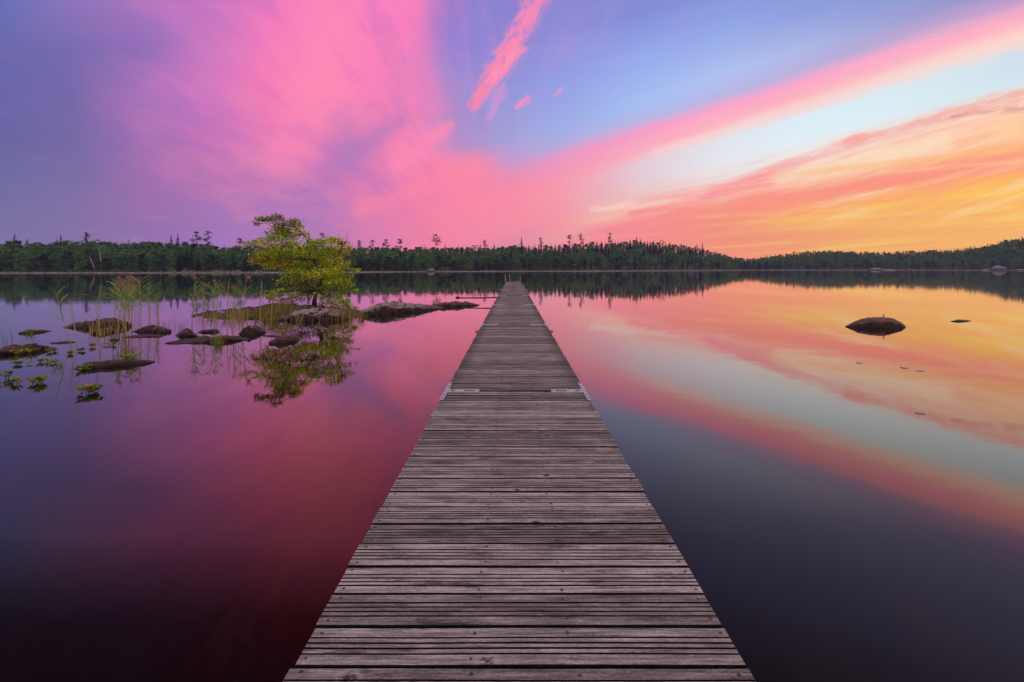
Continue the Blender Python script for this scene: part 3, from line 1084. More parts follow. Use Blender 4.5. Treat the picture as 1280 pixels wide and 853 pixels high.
# ------------------------------------------------------------------ reeds, grass, water plants
def reed_proto(seed, plume=True, leaves=6, dry=False):
    rng = random.Random(seed)
    root = empty('reed')
    lean = rng.uniform(-.10, .05)
    pt = lambda t: Vector((lean * t * t, .03 * t * t * rng.choice((1, 1)), t))
    st = MB()
    st.tube([pt(t) for t in (-.18, .2, .45, .7, .95)], [.0065, .0065, .006, .005, .0035], 5, 0, lambda u: 0 if u < .45 or dry else 1)
    st.build('stem', [M['reedstraw'], M['reedgreen']], root)
    if leaves:
        lf = MB()
        for i in range(leaves):
            t = .36 + .56 * (i + rng.random() * .6) / leaves
            s = rng.choice((-1, 1, 1)) if not dry else rng.choice((-1, 1))
            L = rng.uniform(.20, .36)
            p = pt(t)
            pts, w = [], []
            for j in range(6):
                u = j / 5
                pts.append(p + Vector((s * L * u * (.50 + .22 * u), rng.uniform(-.1, .1) * u * L, L * (.95 * u - .32 * u * u))))
                w.append(.016 * (1 - u ** 2.2) + .003)
            lf.strip(pts, w, (0, .55, .83))
        lf.build('leaf', M['reedstraw'] if dry else M['reedgreen'], root)
    if plume:
        pl = MB()
        top = pt(.95)
        s = rng.choice((-1, -1, 1))
        for i in range(38):
            u = rng.random()
            c = top + Vector((s * .09 * u + rng.gauss(0, .014), rng.gauss(0, .014), .10 * u - .055 * u * u * 2 + rng.gauss(0, .02)))
            pl.leaf(c, .045, .012, rng)
        pl.build('plume', M['plume'], root)
    return root


RP = [reed_proto(1), reed_proto(2), reed_proto(3), reed_proto(4, False, 7), reed_proto(5, False, 5), reed_proto(6, False, 0, True)]
RUSED = {}


def reed(px, py_base, py_top, var, label, group=None, lean=0.0, w=1.0):
    o = RP[var] if var not in RUSED else dup(RP[var])
    RUSED[var] = 1
    p = onwater(px, py_base)
    h = HC - (py_top - PY) / F * p.y
    o.location = (p.x, p.y, 0)
    o.scale = (h * w, h * w, h)
    o.rotation_euler = (0, lean, random.uniform(-.5, .5) + (math.pi if random.random() < .3 else 0))
    tag(o, label, 'reed', group)


rr = random.Random(9)
for i in range(22):
    reed(rr.gauss(158, 15), rr.uniform(403, 419), rr.uniform(345, 362), rr.choice((0, 1, 2, 3, 0, 1)), 'green reed with drooping pinkish plume in the dense stand behind the broad rock',
         'reeds of the dense stand by the broad rock', rr.uniform(-.16, .10), .95)
for i in range(9):
    reed(rr.uniform(185, 200), rr.uniform(403, 412), rr.uniform(352, 385), rr.choice((3, 4, 1)), 'thin green reed at the right fringe of the dense stand',
         'reeds at the right fringe of the dense stand', rr.uniform(-.12, .1), .9)
for i in range(20):
    reed(rr.uniform(238, 306), rr.uniform(402, 417), rr.uniform(352, 376), rr.choice((3, 4, 3, 0, 2)), 'thin reed with arching leaves in the loose row in front of the islet',
         'reeds of the loose row left of the islet tree', rr.uniform(-.12, .12), .85)
reed(240, 406, 344, 0, 'thick leaning reed at the left end of the loose row by the islet', None, -.06, 1.1)
reed(268, 409, 350, 1, 'plumed reed in the middle of the loose row by the islet', None, -.03)
reed(284, 410, 349, 5, 'straight bare reed stalk right of the middle plumed reed', None, .0, 1.3)
reed(303, 412, 344, 2, 'tallest plumed reed at the right end of the loose row', None, -.05, 1.1)
reed(325, 404, 350, 5, 'pale dry bare stalk standing left of the islet tree', None, -.02, 2.0)
reed(339, 403, 357, 5, 'shorter dry bare stalk right beside the pale dry stalk', None, .02, 1.4)
reed(97, 430, 368, 4, 'single slim reed left of the broad rock, middle of three', None, -.25, 1.0)
reed(89, 432, 358, 4, 'single tall reed with green tip left of the broad rock, leftmost of three', None, -.22, 1.0)
reed(128, 432, 372, 3, 'single bent reed before the broad rock, rightmost of three', None, -.22, 1.0)


def tuft(px, py, n, hmin, hmax, spread, label, seed, material='grass', z0=0.0, dry=.25, name='grass_tuft', lean=0.0):
    rng = random.Random(seed)
    p = onwater(px, py)
    mb = MB()
    for i in range(n):
        x, y = rng.gauss(0, spread), rng.gauss(0, spread * .6)
        h = rng.uniform(hmin, hmax)
        l = rng.gauss(lean, .16) * h
        ly = rng.gauss(0, .12) * h
        w = rng.uniform(.010, .018)
        pts = [Vector((x + l * u * u, y + ly * u * u, -.08 + (h + .08) * (u - .12 * u * u))) for u in (0, .35, .7, 1)]
        mb.strip(pts, [w, w * .9, w * .6, w * .1], (rng.uniform(.5, 1), rng.uniform(-.6, .6), 0), 1 if rng.random() < dry else 0)
    o = mb.build(name, [M[material], M['reedstraw']], None, False, (p.x, p.y, z0))
    tag(o, label, 'grass')


tuft(268, 399, 70, .15, .45, .30, 'low olive grass at the left tip of the islet', 1)
tuft(300, 400, 140, .2, .55, .45, 'olive grass along the left half of the islet', 2)
tuft(336, 401, 160, .25, .75, .28, 'tall yellow green grass at the left side of the grey topped boulder', 3, lean=-.05)
tuft(352, 395, 140, .3, .8, .35, 'dark green grass behind the grey topped boulder left of the trunk', 4, z0=.15)
tuft(424, 400, 120, .3, .85, .25, 'rusty and green grass at the right side of the grey topped boulder', 5, dry=.45)
tuft(437, 398, 60, .2, .55, .2, 'thin rusty grass between the two big islet boulders', 6, dry=.6)
tuft(452, 398, 60, .15, .5, .10, 'green grass tuft at the left foot of the long pale boulder', 7)
tuft(372, 402, 40, .15, .4, .5, 'thin grass blades along the foot of the grey topped boulder', 8, dry=.4)
tuft(273, 430, 60, .12, .38, .08, 'bright green grass tuft on the long low tufted rock', 9, 'waterleaf', dry=.05)
tuft(122, 418, 50, .15, .5, .18, 'rusty grass growing at the front of the broad reed rock', 10, dry=.7)
tuft(148, 416, 50, .2, .6, .18, 'rusty grass growing at the right side of the broad reed rock', 11, dry=.7)
tuft(36, 420, 26, .1, .3, .06, 'short green tuft on the small uppermost left rock', 12, 'waterleaf', dry=.1)
tuft(6, 431, 9, .2, .5, .08, 'few thin grass blades standing in water at the left edge', 13, 'waterleaf', dry=.1)
tuft(20, 434, 14, .1, .35, .09, 'rusty thin plant stems behind the leafy long rock', 14, dry=.8)
tuft(75, 458, 22, .08, .22, .10, 'thin dark grass blades in water left of the log shaped rock', 15, 'waterleaf', dry=.1, lean=-.4)
tuft(207, 409, 12, .15, .4, .15, 'few thin grass blades in open water right of the dense reeds', 16, 'waterleaf', dry=.1)
tuft(226, 410, 9, .15, .35, .05, 'thin grass blades standing above the pyramid rock', 17, 'waterleaf', dry=.1)


def plant(px, py, r, n, label, seed, orange=.12, h=.16):
    """leafy water plant: short stems with rosettes of pointed leaves"""
    rng = random.Random(seed)
    p = onwater(px, py)
    root = tag(empty('water_plant', (p.x, p.y, 0)), label, 'water plant')
    st, lf = MB(), MB()
    for i in range(n):
        a, q = rng.uniform(0, 6.28), r * rng.random() ** .6
        x, y = q * math.cos(a), q * math.sin(a) * .7
        z = h * rng.uniform(.08, .5)
        st.tube([(x * .6, y * .6, -.08), (x * .8, y * .8, z * .5), (x, y, z)], [.004, .0035, .003], 4)
        mi = 1 if rng.random() < orange else 0
        for k in range(6):
            b = k * 1.047 + rng.uniform(-.3, .3)
            L = rng.uniform(.06, .10)
            d = Vector((math.cos(b), math.sin(b), rng.uniform(.35, 1.7))).normalized()
            s = Vector((-math.sin(b), math.cos(b), 0)) * L * .26
            o = Vector((x, y, z))
            lf.face([o, o + d * L * .5 + s, o + d * L + Vector((0, 0, -.012)), o + d * L * .5 - s], mi)
    st.build('stem', M['bark'], root)
    lf.build('leaves', [M['waterleaf'], M['leaforange']], root)


plant(4, 474, .11, 8, 'leafy water plant cut by the left edge', 1, .03, .18)
plant(19, 480, .09, 5, 'small leafy water plant beside the one at the left edge', 2, .02, .12)
plant(47, 479, .17, 16, 'leafy water plant with yellow orange leaves at its left top', 3, .07, .17)
plant(110, 491, .17, 16, 'leafy green water plant nearest the camera, below the log shaped rock', 4, .02, .14)
plant(27, 443, .20, 14, 'leafy plant with yellow leaves at the front of the leafy long rock', 5, .07, .12)
plant(36, 441, .16, 9, 'green leafy plant in the middle of the leafy long rock', 6, .03, .10)
plant(63, 440, .14, 8, 'sparse leafy plant at the right end of the leafy long rock', 7, .05, .08)
plant(65, 455, .09, 5, 'small orange leafed plant below the right end of the leafy long rock', 8, .56, .1)
plant(90, 443, .12, 8, 'yellow green plant floating between leafy rock and log shaped rock', 9, .03, .08)
plant(27, 456, .14, 6, 'scattered dark leaves floating left of the orange leafed plant', 10, .00, .05)
plant(52, 453, .10, 5, 'small green plant left of the orange leafed plant', 11, .00, .06)
plant(107, 463, .15, 9, 'leafy growth at the left end of the log shaped rock', 12, .02, .09)
plant(160, 449, .24, 12, 'leafy plants behind the log shaped rock', 13, .03, .11)
plant(137, 432, .12, 7, 'small upright plant below the tiny round stone', 14, .09, .1)
plant(116, 434, .10, 5, 'thin leafy plant left of the tiny round stone', 15, .07, .1)
plant(104, 439, .1, 5, 'sparse plant with dark leaves right of the yellow green floating plant', 16, .00, .06)


def pad(px, py, r, label, group=None, seed=0):
    p = onwater(px, py)
    mb = MB()
    rng = random.Random(seed)
    pts = []
    for i in range(15):
        a = .25 + (2 * math.pi - .5) * i / 14
        q = r * rng.uniform(.92, 1.05)
        pts.append((q * math.cos(a), q * math.sin(a)))
    mb.face([(0, 0, .005)] + [(x, y, .005 + .002 * math.sin(5 * x / r)) for x, y in pts])
    n = len(pts)
    for i in range(n - 1):
        (x0, y0), (x1, y1) = pts[i], pts[i + 1]
        mb.face([(x0, y0, .005 + .002 * math.sin(5 * x0 / r)), (x0, y0, .002), (x1, y1, .002), (x1, y1, .005 + .002 * math.sin(5 * x1 / r))])
    o = mb.build('lily_pad', M['pad'], None, False, (p.x, p.y, 0))
    o.rotation_euler.z = rng.uniform(0, 6)
    tag(o, label, 'lily pad', group)


for i, (px, py) in enumerate(((4, 375.5), (15, 377.5), (27, 377), (33, 371), (97, 373.5), (107, 368.5), (137, 372.8), (222, 370.5), (230, 349.8), (452, 354.5))):
    pad(px, py, .09 * F / (py - PY) * .045 + .12, 'pale lily pad floating on the dark forest reflection left of the jetty', 'lily pads on the left dark reflection', i)
pad(1074, 454, .05, 'tiny floating leaf below the lone boulder, leftmost of four on the right', None, 31)
pad(1130, 460, .06, 'left floating leaf of the close pair below the lone boulder', None, 32)
pad(1150, 464, .055, 'right floating leaf of the close pair below the lone boulder', None, 33)
pad(1150, 517, .05, 'nearest floating leaf on the pale blue reflection at right', None, 34)
pad(432, 418.5, .22, 'pale floating leaf on the tree reflection in front of the islet', None, 35)


# ------------------------------------------------------------------ sky
def s2l(c):
    return tuple(((v / 255) / 12.92 if v / 255 <= .04045 else ((v / 255 + .055) / 1.055) ** 2.4) for v in c)


# cloud bands: each row runs from elevation yL (left) to yR (far right); colours along the azimuth
ROWS = [
    (-330, -480, [(-200, (41, 35, 61)), (0, (44, 35, 63)), (300, (62, 22, 48)), (450, (88, 24, 46)), (600, (76, 36, 64)), (760, (67, 68, 112)), (1050, (94, 72, 104)), (1280, (73, 76, 120))]),  # this row and the next lie above the view, darkened for the water reflection
    (-110, -270, [(-200, (54, 52, 89)), (0, (58, 52, 91)), (160, (73, 48, 94)), (280, (112, 48, 88)), (400, (148, 52, 84)), (500, (152, 56, 86)), (600, (104, 68, 108)), (760, (89, 96, 147)), (1000, (112, 113, 156)), (1280, (99, 107, 148))]),
    (0, -150, [(-200, (88, 99, 173)), (0, (96, 109, 181)), (80, (137, 116, 186)), (170, (168, 115, 192)), (250, (200, 116, 195)), (340, (243, 120, 190)), (430, (255, 126, 190)), (505, (250, 126, 195)), (545, (165, 122, 200)), (600, (136, 128, 210)), (700, (138, 130, 210)), (850, (126, 138, 215)), (1280, (128, 142, 205))]),
    (60, -90, [(-200, (91, 95, 167)), (0, (100, 102, 171)), (100, (116, 104, 172)), (190, (150, 110, 186)), (260, (202, 118, 193)), (330, (245, 124, 188)), (400, (255, 128, 182)), (480, (250, 129, 186)), (520, (220, 125, 194)), (560, (152, 130, 210)), (700, (141, 140, 216)), (800, (130, 140, 217)), (900, (135, 150, 220)), (1280, (128, 145, 208))]),
    (120, -52, [(-200, (93, 93, 162)), (0, (100, 99, 168)), (100, (116, 102, 169)), (190, (178, 114, 188)), (260, (212, 116, 193)), (340, (249, 124, 181)), (400, (255, 134, 180)), (460, (250, 130, 185)), (520, (236, 130, 190)), (560, (172, 140, 205)), (620, (150, 150, 220)), (700, (147, 157, 228)), (800, (150, 170, 236)), (900, (150, 170, 232)), (1000, (140, 158, 222)), (1280, (130, 145, 206))]),
    (185, -20, [(-200, (95, 93, 157)), (0, (101, 99, 162)), (100, (119, 102, 164)), (200, (168, 110, 180)), (300, (210, 115, 185)), (360, (236, 120, 180)), (400, (234, 125, 185)), (442, (186, 120, 185)), (490, (245, 130, 176)), (530, (255, 135, 180)), (572, (190, 140, 196)), (620, (170, 160, 215)), (700, (158, 174, 233)), (800, (167, 191, 244)), (900, (175, 195, 243)), (1000, (175, 185, 231)), (1100, (163, 165, 217)), (1200, (152, 148, 205)), (1280, (155, 145, 203))]),
    (212, 2, [(-200, (98, 97, 157)), (0, (106, 104, 162)), (100, (122, 105, 164)), (200, (168, 109, 178)), (300, (200, 115, 182)), (400, (205, 120, 185)), (440, (205, 120, 182)), (490, (236, 127, 178)), (540, (255, 133, 168)), (590, (240, 138, 178)), (640, (190, 158, 212)), (700, (178, 172, 224)), (760, (180, 182, 230)), (850, (184, 184, 232)), (950, (186, 180, 226)), (1100, (190, 168, 214)), (1280, (200, 158, 204))]),
    (231, 20, [(-200, (104, 102, 157)), (0, (110, 107, 162)), (100, (125, 108, 163)), (200, (164, 108, 175)), (300, (189, 115, 180)), (400, (181, 115, 185)), (440, (216, 120, 180)), (490, (228, 125, 180)), (540, (255, 130, 166)), (600, (255, 135, 165)), (650, (236, 144, 184)), (700, (240, 152, 194)), (800, (250, 156, 200)), (900, (255, 164, 200)), (1100, (255, 172, 200)), (1280, (255, 180, 196))]),
    (249, 43, [(-200, (104, 102, 157)), (0, (112, 107, 162)), (100, (127, 109, 164)), (200, (160, 109, 175)), (300, (184, 117, 183)), (400, (184, 118, 185)), (450, (220, 123, 180)), (500, (242, 125, 174)), (560, (255, 133, 165)), (650, (255, 140, 167)), (700, (250, 152, 178)), (800, (255, 180, 190)), (900, (255, 190, 191)), (1000, (255, 196, 190)), (1100, (255, 206, 194)), (1280, (255, 216, 200))]),
    (266, 64, [(-200, (106, 104, 158)), (0, (114, 108, 162)), (100, (130, 110, 164)), (200, (156, 110, 175)), (300, (181, 118, 185)), (400, (186, 120, 185)), (450, (216, 125, 180)), (500, (246, 125, 170)), (560, (255, 135, 165)), (650, (255, 142, 165)), (700, (250, 156, 174)), (760, (240, 184, 198)), (800, (232, 206, 218)), (900, (226, 230, 241)), (1000, (220, 240, 250)), (1100, (217, 238, 247)), (1280, (204, 228, 240))]),
    (282, 104, [(-200, (106, 104, 158)), (0, (114, 108, 162)), (100, (130, 110, 164)), (200, (156, 110, 175)), (300, (181, 118, 185)), (400, (186, 120, 185)), (450, (216, 125, 180)), (500, (246, 125, 170)), (560, (255, 135, 165)), (650, (255, 142, 165)), (700, (250, 154, 170)), (760, (238, 182, 194)), (800, (234, 204, 212)), (900, (234, 234, 240)), (1000, (228, 242, 250)), (1100, (226, 240, 246)), (1280, (212, 230, 238))]),
    (294, 130, [(-200, (108, 106, 160)), (0, (117, 110, 163)), (100, (132, 111, 166)), (200, (155, 111, 178)), (300, (179, 119, 188)), (400, (190, 121, 185)), (455, (222, 125, 180)), (540, (255, 131, 165)), (650, (252, 144, 165)), (700, (250, 154, 166)), (800, (240, 196, 196)), (850, (242, 214, 212)), (900, (240, 226, 226)), (1000, (240, 236, 232)), (1100, (250, 218, 204)), (1200, (254, 208, 184)), (1280, (255, 205, 176))]),
    (304, 160, [(-200, (110, 108, 162)), (0, (119, 112, 164)), (100, (133, 112, 167)), (200, (155, 112, 180)), (300, (178, 120, 190)), (400, (195, 122, 185)), (460, (226, 125, 180)), (540, (255, 130, 165)), (650, (247, 140, 166)), (700, (254, 152, 161)), (760, (252, 186, 172)), (820, (255, 166, 156)), (900, (255, 156, 150)), (960, (255, 176, 156)), (1000, (255, 208, 175)), (1100, (255, 215, 180)), (1200, (255, 205, 165)), (1280, (255, 200, 150))]),
    (314, 198, [(-200, (112, 110, 164)), (0, (120, 113, 165)), (200, (156, 113, 181)), (300, (178, 120, 190)), (400, (198, 123, 185)), (460, (228, 125, 180)), (540, (252, 131, 165)), (640, (236, 140, 166)), (700, (248, 158, 164)), (760, (255, 141, 151)), (900, (255, 148, 136)), (1000, (255, 155, 126)), (1100, (255, 150, 115)), (1200, (255, 150, 110)), (1280, (255, 155, 110))]),
    (322, 236, [(-200, (112, 110, 164)), (0, (121, 114, 166)), (200, (156, 113, 181)), (300, (178, 120, 190)), (400, (200, 124, 185)), (540, (250, 132, 166)), (650, (233, 138, 162)), (760, (255, 139, 150)), (900, (255, 150, 120)), (1000, (255, 174, 96)), (1100, (255, 186, 80)), (1280, (255, 196, 76))]),
    (329, 286, [(-200, (112, 110, 164)), (0, (122, 115, 167)), (200, (158, 114, 182)), (400, (202, 125, 186)), (540, (250, 133, 166)), (700, (255, 141, 150)), (900, (255, 150, 118)), (1000, (255, 161, 105)), (1100, (255, 180, 90)), (1280, (255, 186, 85))]),
    (340, 340, [(-200, (112, 110, 164)), (0, (124, 116, 168)), (200, (160, 115, 183)), (400, (205, 127, 187)), (540, (248, 135, 168)), (650, (242, 140, 160)), (800, (255, 141, 145)), (930, (255, 148, 122)), (1100, (255, 166, 100)), (1280, (255, 176, 90))]),
]
SUN_AZ, SUN_EL = R(62), R(5)


def world():
    w = bpy.data.worlds.new('World')
    SC.world = w
    w.use_nodes = True
    w.cycles.sampling_method = 'MANUAL'
    w.cycles.sample_map_resolution = 256
    t = NT(w.node_tree)
    for n in list(t.n):
        t.n.remove(n)
    out = t.new('ShaderNodeOutputWorld')
    d = t.new('ShaderNodeTexCoord').outputs['Generated']
    X, Y, Z = t.xyz(d)
    Yc = t.math('MAXIMUM', Y, .22)
    a = t.math('DIVIDE', X, Yc)                        # along the horizon
    b = t.math('DIVIDE', Z, Yc)                        # up
    px = t.math('MULTIPLY_ADD', a, F, PX)
    py = t.math('MULTIPLY_ADD', b, -F, PY)
    # clouds drawn out by wind: warp with noise that lies along the bands
    zz = t.math('ADD', t.math('MAXIMUM', Z, 0.0), .16)
    plane = t.comb(t.math('DIVIDE', X, zz), t.math('DIVIDE', Y, zz), 0.0)
    wv = t.noise(t.mapping(plane, (1.0, .8, 1)), 1.5, 4, .55, 0, 1)
    w0, w1, w2 = t.xyz(wv)
    rt = t.rng(px, 520, 760)
    band = t.comb(t.math('MULTIPLY', a, 1.6), t.math('MULTIPLY', t.math('SUBTRACT', b, t.math('MULTIPLY', a, .27)), 13.0), 0.0)
    bn = t.noise(band, 1.6, 4, .6, .3, 1)
    b0, b1, b2 = t.xyz(bn)
    ampL = t.rng(py, 330, 150, 10, 85, 'LINEAR')
    pxw = t.math('ADD', px, t.math('MULTIPLY', t.math('SUBTRACT', w0, .5), t.math('MULTIPLY', ampL, t.rng(rt, 0, 1, 1.0, .6, 'LINEAR'))))
    pyw = t.math('ADD', py, t.math('MULTIPLY', t.math('SUBTRACT', w1, .5), t.rng(rt, 0, 1, 40, 5, 'LINEAR')))
    pyw = t.math('ADD', pyw, t.math('MULTIPLY', t.math('MULTIPLY', t.math('SUBTRACT', b1, .5), rt), t.rng(py, 335, 260, 8, 24, 'LINEAR')))
    u = t.rng(pxw, -200, 1280, 0, 1, 'LINEAR')
    slant = t.math('MAXIMUM', 0.0, t.math('DIVIDE', t.math('SUBTRACT', t.math('MINIMUM', px, 1500), 600), 680))
    # soften the bend of the bands
    col = None
    prev = None
    for (yl, yr, stops) in ROWS:
        r = t.ramp(u, [((x + 200) / 1480, s2l(c)) for x, c in stops], 'LINEAR')
        yi = t.math('MULTIPLY_ADD', slant, float(yr - yl), float(yl))
        if col is None:
            col = r
        else:
            f = t.rng(pyw, prev, yi, 0.0, 1.0, 'LINEAR')
            col = t.mix(f, col, r)
        prev = yi
    # fibres that fan out from the point on the horizon where the bands meet
    ra = t.math('ADD', a, .02)
    rb = t.math('ADD', b, .03)
    phi = t.math('ARCTAN2', rb, ra)
    rad = t.math('LOGARITHM', t.math('ADD', t.math('SQRT', t.math('ADD', t.math('MULTIPLY', ra, ra), t.math('MULTIPLY', rb, rb))), .05), 2.718)
    lf = t.math('SUBTRACT', 1.0, rt)
    f1 = t.noise(t.comb(t.math('MULTIPLY', phi, 5.0), t.math('MULTIPLY', rad, 1.3), 3.0), 1.0, 4, .62, .3)
    f2 = t.noise(t.comb(t.math('MULTIPLY', phi, 16.0), t.math('MULTIPLY', rad, 3.2), 9.0), 1.0, 3, .62, .3)
    f3 = t.noise(t.mapping(plane, (2.6, 2.2, 1), (3, 1, 0)), 1.6, 4, .66, .4)
    fan = t.math('ADD', t.math('MULTIPLY', f1, .5), t.math('ADD', t.math('MULTIPLY', f2, .25), t.math('MULTIPLY', f3, .25)))
    fs = t.math('MULTIPLY', t.math('SUBTRACT', fan, .5), t.math('MULTIPLY', t.math('MULTIPLY', lf, t.rng(rad, -1.3, -.35, .25, 1.0)), t.rng(px, 60, 330, .5, 1.9, 'LINEAR')))
    col = t.mix(t.math('MULTIPLY', t.math('MAXIMUM', 0.0, fs), 1.1), col, s2l((255, 152, 180)))
    col = t.mix(t.math('MAXIMUM', 0.0, t.math('MULTIPLY', fs, -1.7)), col, s2l((138, 112, 192)))
    # thin veils in the blue part
    vs_ = t.math('MULTIPLY', t.math('SUBTRACT', fan, .50), t.math('MULTIPLY', t.math('MULTIPLY', rt, t.rng(rad, -1.2, -.5)), t.rng(pyw, 120, 60)))
    col = t.mix(t.math('MAXIMUM', 0.0, t.math('MULTIPLY', vs_, 1.3)), col, s2l((200, 160, 210)))
    # layered stripes low in the west
    st = t.noise(t.comb(t.math('MULTIPLY', a, 2.0), t.math('MULTIPLY', t.math('SUBTRACT', b, t.math('MULTIPLY', a, .07)), 52.0), 0.0), 1.0, 4, .64, .3)
    st2 = t.noise(t.comb(t.math('MULTIPLY', a, 3.0), t.math('MULTIPLY', t.math('SUBTRACT', b, t.math('MULTIPLY', a, .30)), 38.0), 4.0), 1.0, 4, .66, .3)
    low = t.math('MULTIPLY', t.rng(px, 640, 900), t.rng(py, 215, 275))
    sv = t.math('MULTIPLY', t.math('SUBTRACT', st, .5), t.math('MULTIPLY', low, 3.0))
    col = t.mix(t.math('MAXIMUM', 0.0, sv), col, s2l((255, 216, 96)))
    col = t.mix(t.math('MAXIMUM', 0.0, t.math('MULTIPLY', sv, -.6)), col, s2l((252, 136, 112)))
    cr_ = t.math('MULTIPLY', t.rng(px, 660, 860), t.math('MULTIPLY', t.rng(t.math('MULTIPLY_ADD', slant, 185.0, py), 282, 306), t.rng(py, 300, 250)))
    cv = t.math('MULTIPLY', t.math('SUBTRACT', st2, .5), t.math('MULTIPLY', cr_, 2.8))
    col = t.mix(t.math('MAXIMUM', 0.0, cv), col, s2l((255, 226, 190)))
    col = t.mix(t.math('MAXIMUM', 0.0, t.math('MULTIPLY', cv, -1.1)), col, s2l((255, 146, 132)))

    def shared(slope, along, across, seed, det=5, rough=.68):
        e_ = t.math('SUBTRACT', b, t.math('MULTIPLY', a, slope))
        return t.noise(t.comb(t.math('MULTIPLY', a, F / along), t.math('MULTIPLY', e_, F / across), seed), 1.0, det, rough, .4)

    NZ = {'A': shared(.30, 46, 9, 7.0), 'B': shared(.17, 95, 8.5, 12.0), 'L': fan, 'W': None}
    wr = R(57)
    wu = t.math('ADD', t.math('MULTIPLY', a, math.cos(wr)), t.math('MULTIPLY', b, math.sin(wr)))
    wv_ = t.math('SUBTRACT', t.math('MULTIPLY', b, math.cos(wr)), t.math('MULTIPLY', a, math.sin(wr)))
    NZ['W'] = t.noise(t.comb(t.math('MULTIPLY', wu, F / 20), t.math('MULTIPLY', wv_, F / 8.5), 5.0), 1.0, 6, .72, .5)

    def streak(col, x0, y0, x1, y1, w0, w1, colour, amp, lo, hi, along=60.0, across=9.0, seed=0.0, feather=1.7, wob=0.0):
        L = math.hypot(x1 - x0, y1 - y0)
        ux, uy = (x1 - x0) / L, (y1 - y0) / L
        dx = t.math('SUBTRACT', px, float(x0))
        dy = t.math('SUBTRACT', py, float(y0))
        q = t.math('ADD', t.math('MULTIPLY', dx, ux), t.math('MULTIPLY', dy, uy))
        e = t.math('SUBTRACT', t.math('MULTIPLY', dy, ux), t.math('MULTIPLY', dx, uy))
        n = NZ['W' if seed > 14.2 else 'L' if seed < 5 else 'B' if seed in (11.0, 12.0, 13.0, 14.0) else 'A']
        if wob:
            e = t.math('ADD', e, t.math('MULTIPLY', t.math('SUBTRACT', n, .5), wob))
        over = t.math('MAXIMUM', t.math('MULTIPLY', q, -1.0), t.math('SUBTRACT', q, L))
        over = t.math('MAXIMUM', over, 0.0)
        dist = t.math('SQRT', t.math('ADD', t.math('MULTIPLY', e, e), t.math('MULTIPLY', over, over)))
        wid = t.rng(q, 0, L, w0, w1, 'LINEAR')
        m = t.math('SUBTRACT', 1.0, t.rng(t.math('DIVIDE', dist, wid), .1, feather))
        m = t.math('MULTIPLY', m, t.rng(t.math('MULTIPLY_ADD', m, .22, n), lo + .11, hi + .11))
        return t.mix(t.math('MINIMUM', t.math('MULTIPLY', m, amp), .96), col, s2l(colour))

    # violet notch and lobes of the pink fan
    col = streak(col, 425, 205, 500, 150, 16, 10, (182, 122, 190), .7, .30, .7, 60, 30, 1.0, 2.2)
    col = streak(col, 500, 205, 560, 158, 16, 8, (255, 138, 182), .85, .30, .68, 50, 22, 2.0, 2.0)
    col = streak(col, 452, 262, 600, 208, 12, 16, (255, 136, 168), .7, .30, .7, 80, 20, 3.0, 2.2)
    col = streak(col, 355, 200, 430, 20, 36, 40, (255, 140, 182), .55, .34, .7, 90, 26, 4.0, 1.8)
    col = streak(col, 505, 60, 522, -30, 16, 26, (255, 128, 190), .6, .32, .7, 60, 16, 4.5, 1.8)
    # band across the upper right, its crisp lower edge, and the ragged streaks under it
    col = streak(col, 760, 197, 1300, 22, 8, 22, (255, 160, 196), .30, .30, .68, 170, 16, 5.0, 1.6)
    col = streak(col, 820, 191, 1300, 44, 7, 16, (255, 216, 208), .6, .30, .68, 190, 12, 6.0, 1.7)
    col = streak(col, 872, 246, 1080, 172, 4, 9, (254, 162, 160), .7, .38, .70, 46, 9, 7.0, 1.8, 9)
    col = streak(col, 1060, 180, 1300, 112, 8, 11, (250, 162, 148), .72, .38, .70, 46, 10, 8.0, 1.9, 10)
    col = streak(col, 1190, 146, 1310, 132, 3, 7, (214, 140, 150), .6, .44, .66, 36, 7, 8.5, 1.8, 6)
    col = streak(col, 905, 243, 1180, 178, 8, 14, (255, 224, 194), .62, .36, .66, 70, 10, 9.0, 1.9, 8)
    col = streak(col, 740, 262, 900, 246, 4, 9, (252, 214, 206), .7, .40, .66, 60, 7, 10.0, 1.9, 6)
    col = streak(col, 790, 268, 960, 226, 5, 11, (255, 140, 146), .8, .36, .66, 80, 9, 11.0, 1.8, 6)
    col = streak(col, 850, 268, 1300, 196, 9, 15, (255, 146, 128), .8, .34, .66, 120, 9, 12.0, 1.8, 8)
    col = streak(col, 960, 222, 1300, 182, 4, 8, (255, 190, 120), .6, .40, .66, 90, 7, 13.0, 1.8, 6)
    col = streak(col, 1110, 215, 1300, 200, 3, 5, (255, 206, 140), .6, .42, .66, 70, 6, 14.0, 1.8, 5)
    # the ragged pink wisp near the top and its crumbs
    col = streak(col, 596, 132, 684, -20, 9, 20, (235, 150, 200), .55, .36, .75, 40, 12, 15.0, 1.9, 14)
    col = streak(col, 592, 131, 640, 60, 8, 17, (255, 132, 172), .95, .38, .66, 20, 6, 16.0, 1.9, 10)
    col = streak(col, 622, 92, 680, -14, 12, 14, (255, 136, 182), .95, .38, .68, 22, 6.5, 17.0, 1.9, 10)
    col = streak(col, 612, 104, 650, 60, 5, 7, (255, 150, 180), .8, .44, .6, 14, 4, 17.5, 1.9, 8)
    col = streak(col, 646, 134, 660, 125, 4, 6, (255, 140, 190), .8, .38, .64, 12, 8, 18.0, 1.8)
    col = streak(col, 693, 119, 701, 113, 3, 4, (240, 150, 205), .6, .36, .64, 10, 6, 19.0, 1.8)
    col = streak(col, 612, 148, 628, 112, 6, 8, (235, 150, 205), .45, .38, .66, 18, 10, 20.0, 2.0)
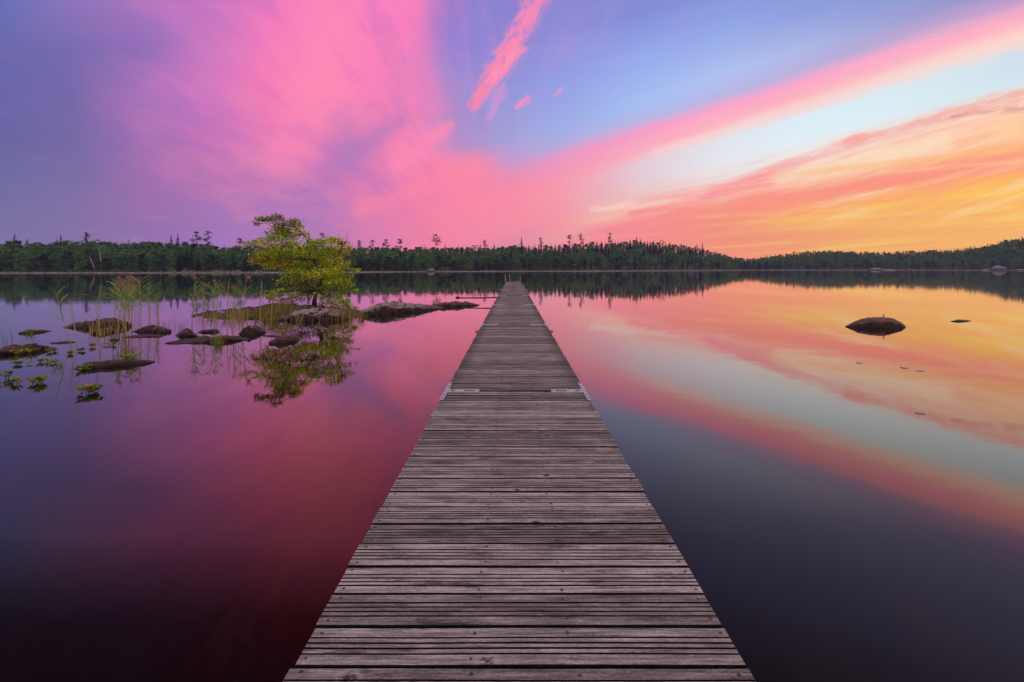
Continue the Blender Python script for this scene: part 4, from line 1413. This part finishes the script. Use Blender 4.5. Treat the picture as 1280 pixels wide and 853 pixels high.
    # unseen sky behind and overhead, made bright pale pink to light deck and tree
    back = t.ramp(t.rng(Z, -.05, .9, 0, 1, 'LINEAR'), [(0, (.42, .34, .38)), (.25, (.92, .76, .76)), (.6, (1.05, .88, .90)), (1, (1.05, .90, .93))])
    col = t.mix(t.rng(Y, .24, .55), back, col)
    col = t.mix(t.rng(Z, .70, .92), col, (1.05, .88, .92))
    bg = t.new('ShaderNodeBackground')
    t.put(bg.inputs[0], col)
    bg.inputs[1].default_value = 1.0
    sky = t.new('ShaderNodeTexSky')
    sky.sky_type = 'NISHITA'
    sky.sun_disc = False
    sky.sun_elevation = SUN_EL
    sky.sun_rotation = SUN_AZ
    bg2 = t.new('ShaderNodeBackground')
    t.l.new(sky.outputs[0], bg2.inputs[0])
    bg2.inputs[1].default_value = .004
    ad = t.new('ShaderNodeAddShader')
    t.l.new(bg.outputs[0], ad.inputs[0])
    t.l.new(bg2.outputs[0], ad.inputs[1])
    t.l.new(ad.outputs[0], out.inputs['Surface'])


world()
ld = bpy.data.lights.new('sun', 'SUN')
ld.energy = .45
ld.angle = R(14)
ld.color = (1.0, .72, .5)
lo = bpy.data.objects.new('sun', ld)
C.objects.link(lo)
sd = Vector((math.sin(SUN_AZ) * math.cos(SUN_EL), math.cos(SUN_AZ) * math.cos(SUN_EL), math.sin(SUN_EL)))
lo.rotation_euler = sd.to_track_quat('Z', 'Y').to_euler()
lo.location = (40, 20, 30)

# ------------------------------------------------------------------ evening haze over the lake
HAZE = .00023
if HAZE:
    hm = bpy.data.materials.new('evening_haze')
    hm.use_nodes = True
    nt = hm.node_tree
    nt.nodes.remove(nt.nodes['Principled BSDF'])
    pv = nt.nodes.new('ShaderNodeVolumePrincipled')
    pv.inputs['Color'].default_value = (.42, .47, .85, 1)
    pv.inputs['Density'].default_value = HAZE
    nt.links.new(pv.outputs[0], nt.nodes['Material Output'].inputs['Volume'])
    mb = MB()
    mb.box((-1400, -70, -1.5), (1400, 770, 60))
    struct(mb.build('haze', hm), 'stuff')

# ------------------------------------------------------------------ camera and output
cd = bpy.data.cameras.new('camera')
cd.sensor_width = 36
cd.lens = 36 * F / 1280
cd.shift_x = -(PX - 640) / 1280
cd.shift_y = -(426.5 - PY) / 1280
cd.clip_start = .05
cd.clip_end = 5000
co = bpy.data.objects.new('camera', cd)
C.objects.link(co)
co.location = (0, 0, HC)
co.rotation_euler = (R(90), 0, 0)
SC.camera = co
vs = SC.view_settings
vs.view_transform = 'Standard'
vs.look = 'None'
vs.exposure = 0
vs.gamma = 1
SC.cycles.use_denoising = True
SC.render.filter_size = 1.1
SC.cycles.max_bounces = 6
SC.cycles.volume_bounces = 0
